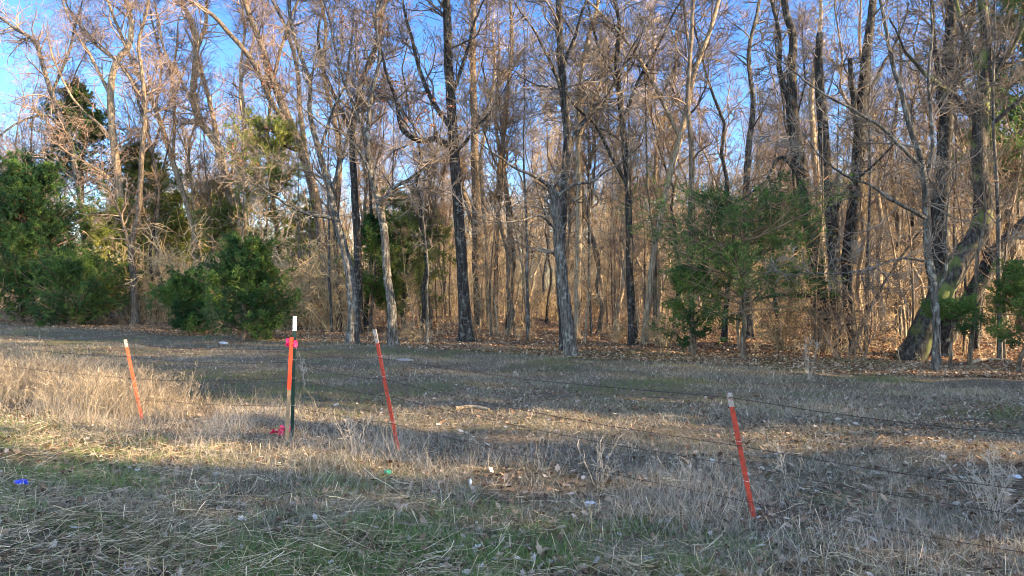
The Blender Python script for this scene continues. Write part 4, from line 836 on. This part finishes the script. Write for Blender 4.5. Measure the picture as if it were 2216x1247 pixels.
# ------------------------------------------------------------------ SMALL THINGS ON THE GROUND
def blob(name, label, cat, px, py, size, mat, seed=0, crumple=.25, lift=.0, squash=.6):
    rg = np.random.default_rng(seed); d = depth(py); c = world_pt(px, py, d); c[2] = float(gz(c[0], c[1]))
    nu, nv = 16, 10; u = np.linspace(0, 2 * PI, nu, endpoint=False); v = np.linspace(.02, PI - .02, nv); U, Vv = np.meshgrid(u, v, indexing='ij')
    rad = 1 + crumple * rg.normal(0, .5, U.shape) + crumple * np.sin(U * 3 + seed) * np.sin(Vv * 2)
    V = np.stack([np.cos(U) * np.sin(Vv) * rad * size[0], np.sin(U) * np.sin(Vv) * rad * size[1], np.cos(Vv) * rad * size[2]], -1); V[..., 2] += size[2] * squash + lift
    i = np.arange(nu * nv).reshape(nu, nv); nx = np.roll(i, -1, 0); Q = np.stack([i[:, :-1], nx[:, :-1], nx[:, 1:], i[:, 1:]], -1).reshape(-1, 4)
    o = link(name, raw_mesh(name, V.reshape(-1, 3), [Q, i[:, 0][None], i[::-1, -1][None]], mat), None, tuple(c)); return tag(o, label, cat)
PLAST = plain("white_plastic", (.36, .40, .46), .35, 0, 12, .1); STONE = plain("pale_stone", (.17, .155, .135), .85, 0, 14, .25); BLUE = plain("blue_printed_foil", (.02, .05, .55), .3, .2, 14, .3, c2=(.6, .62, .7), lo=.58, hi=.62)
GREENP = plain("green_plastic", (.01, .22, .13), .4, 0, 14, .2); 
blob("crushed_can", "crumpled blue and white can lying in the straw at lower left", "can", 48, 1060, (.06, .04, .03), BLUE, 3, .3)
blob("plastic_scrap", "pale blue-white crumpled plastic lump in the grass left of the nearest post", "litter", 1278, 1083, (.045, .03, .022), PLAST, 5, .3)
blob("plastic_scrap", "small dark green plastic piece in the grass below the pale tipped red post", "litter", 838, 1023, (.03, .025, .02), GREENP, 6, .35)
blob("stone", "small round white stone in the grass at lower right of centre", "stone", 1432, 1168, (.024, .018, .013), PLAST, 7, .08)
blob("plastic_scrap", "white plastic piece on the grass at the right edge of the picture", "litter", 2196, 1042, (.05, .035, .015), PLAST, 8, .3)
blob("plastic_scrap", "white scrap on the ground in front of the low bushy cedar", "litter", 484, 744, (.11, .07, .04), PLAST, 9, .3)
blob("stone", "flat pale stone lying in the field right of the pale tipped post", "stone", 876, 784, (.20, .11, .045), STONE, 10, .1)
blob("plastic_scrap", "white crumpled paper by the round white stone at lower right", "litter", 1408, 1196, (.035, .02, .014), PLAST, 12, .35)
blob("plastic_scrap", "small white scrap in the straw below the leaning fence posts, lower centre", "litter", 1018, 1044, (.012, .012, .03), PLAST, 13, .3)
def stick(label, pts, r, mat, name="fallen_branch", cat="branch"):
    P = []
    for (px, py) in pts: c = world_pt(px, py, depth(py)); c[2] = float(gz(c[0], c[1])) + r * .8; P.append(c)
    Q, q = smooth_path(P, np.linspace(r, r * .6, len(P)), 14, .002); mb = MB(); limb_tube(mb, Q - P[0], q, 8, 0, .12); tag(mb.build(name, mat, None, P[0], smooth=True), label, cat)
stick("thin flat weathered board-like branch lying mid field, right of the pale tipped post", [(985, 890), (1020, 886), (1058, 889)], .028, BARK_TAN)
stick("pale broken stick lying in the straw at lower left", [(122, 1092), (150, 1086), (188, 1089)], .012, BARK_TAN)
stick("long thin pale stick lying in the green grass left of bottom centre", [(890, 1172), (935, 1150), (985, 1128)], .005, BARK_TAN)
stick("grey branch lying among leaves just right of the nearest leaning post", [(1620, 990), (1650, 985), (1680, 984)], .018, BARK_GREY)
stick("fallen log on the leaf litter at far right under the trees", [(2100, 789), (2140, 784), (2190, 788)], .05, BARK_TAN, "fallen_log", "log")
stick("fallen bent branch on the sunlit leaf litter right of the tall lichened trunk", [(1120, 697), (1150, 690), (1190, 697)], .05, BARK_GREY)
def weed(label, px, py, H, n, mat, spread=.2, dark=False, sp=6):
    d = depth(py); c = world_pt(px, py, d); c[2] = float(gz(c[0], c[1])); P = grow(np.c_[R.normal(0, .03, (n, 2)), np.zeros(n)], np.c_[R.normal(0, spread, (n, 2)), np.ones(n)], H * R.uniform(.7, 1.1, n), 9, .07, -.02); r = R.uniform(.0011, .002, n)[:, None] * np.linspace(1, .5, 9)
    b2 = MB(); b2.tubes(P, r * (1 + d / 14), 4); B, br = spawn(P, r, sp, .35, 1, (20, 60), (.12, .35), .7, 5, .2, -.05); b2.tubes(B, np.maximum(br, .0009) * (1 + d / 14), 3); tag(b2.build("dry_weed", mat, None, c), label, "weed")
weed("lone dark dead weed stalk in the fence line right of pale tipped red post", 1038, 975, .75, 1, BARK_BROWN, .12)
weed("pale curled dry weed clump at the shaded field edge, in front of the thorny thicket", 1752, 822, .85, 7, WEED, .22)
weed("pale dry weed standing just right of the green post", 662, 830, .55, 4, WEED, .2)
weed("tall thin pale weed stalk at the left edge of the golden grass", 108, 905, .8, 2, DRYGRASS, .3)
weed("bushy grey dead weed at the right edge of the picture", 2150, 1130, .5, 16, WEED, .45, sp=9)
weed("wispy grey weed left of the nearest leaning post", 1485, 1080, .42, 5, WEED, .25)
weed("wispy grey weed right of the nearest leaning post", 1720, 1060, .5, 5, WEED, .35)
weed("wispy grey weed clump at mid fence, between the two red posts", 1300, 1040, .4, 8, WEED, .3)
weed("dry weed clump just left of the foot of the pale tipped red post", 770, 985, .42, 12, WEED, .3)
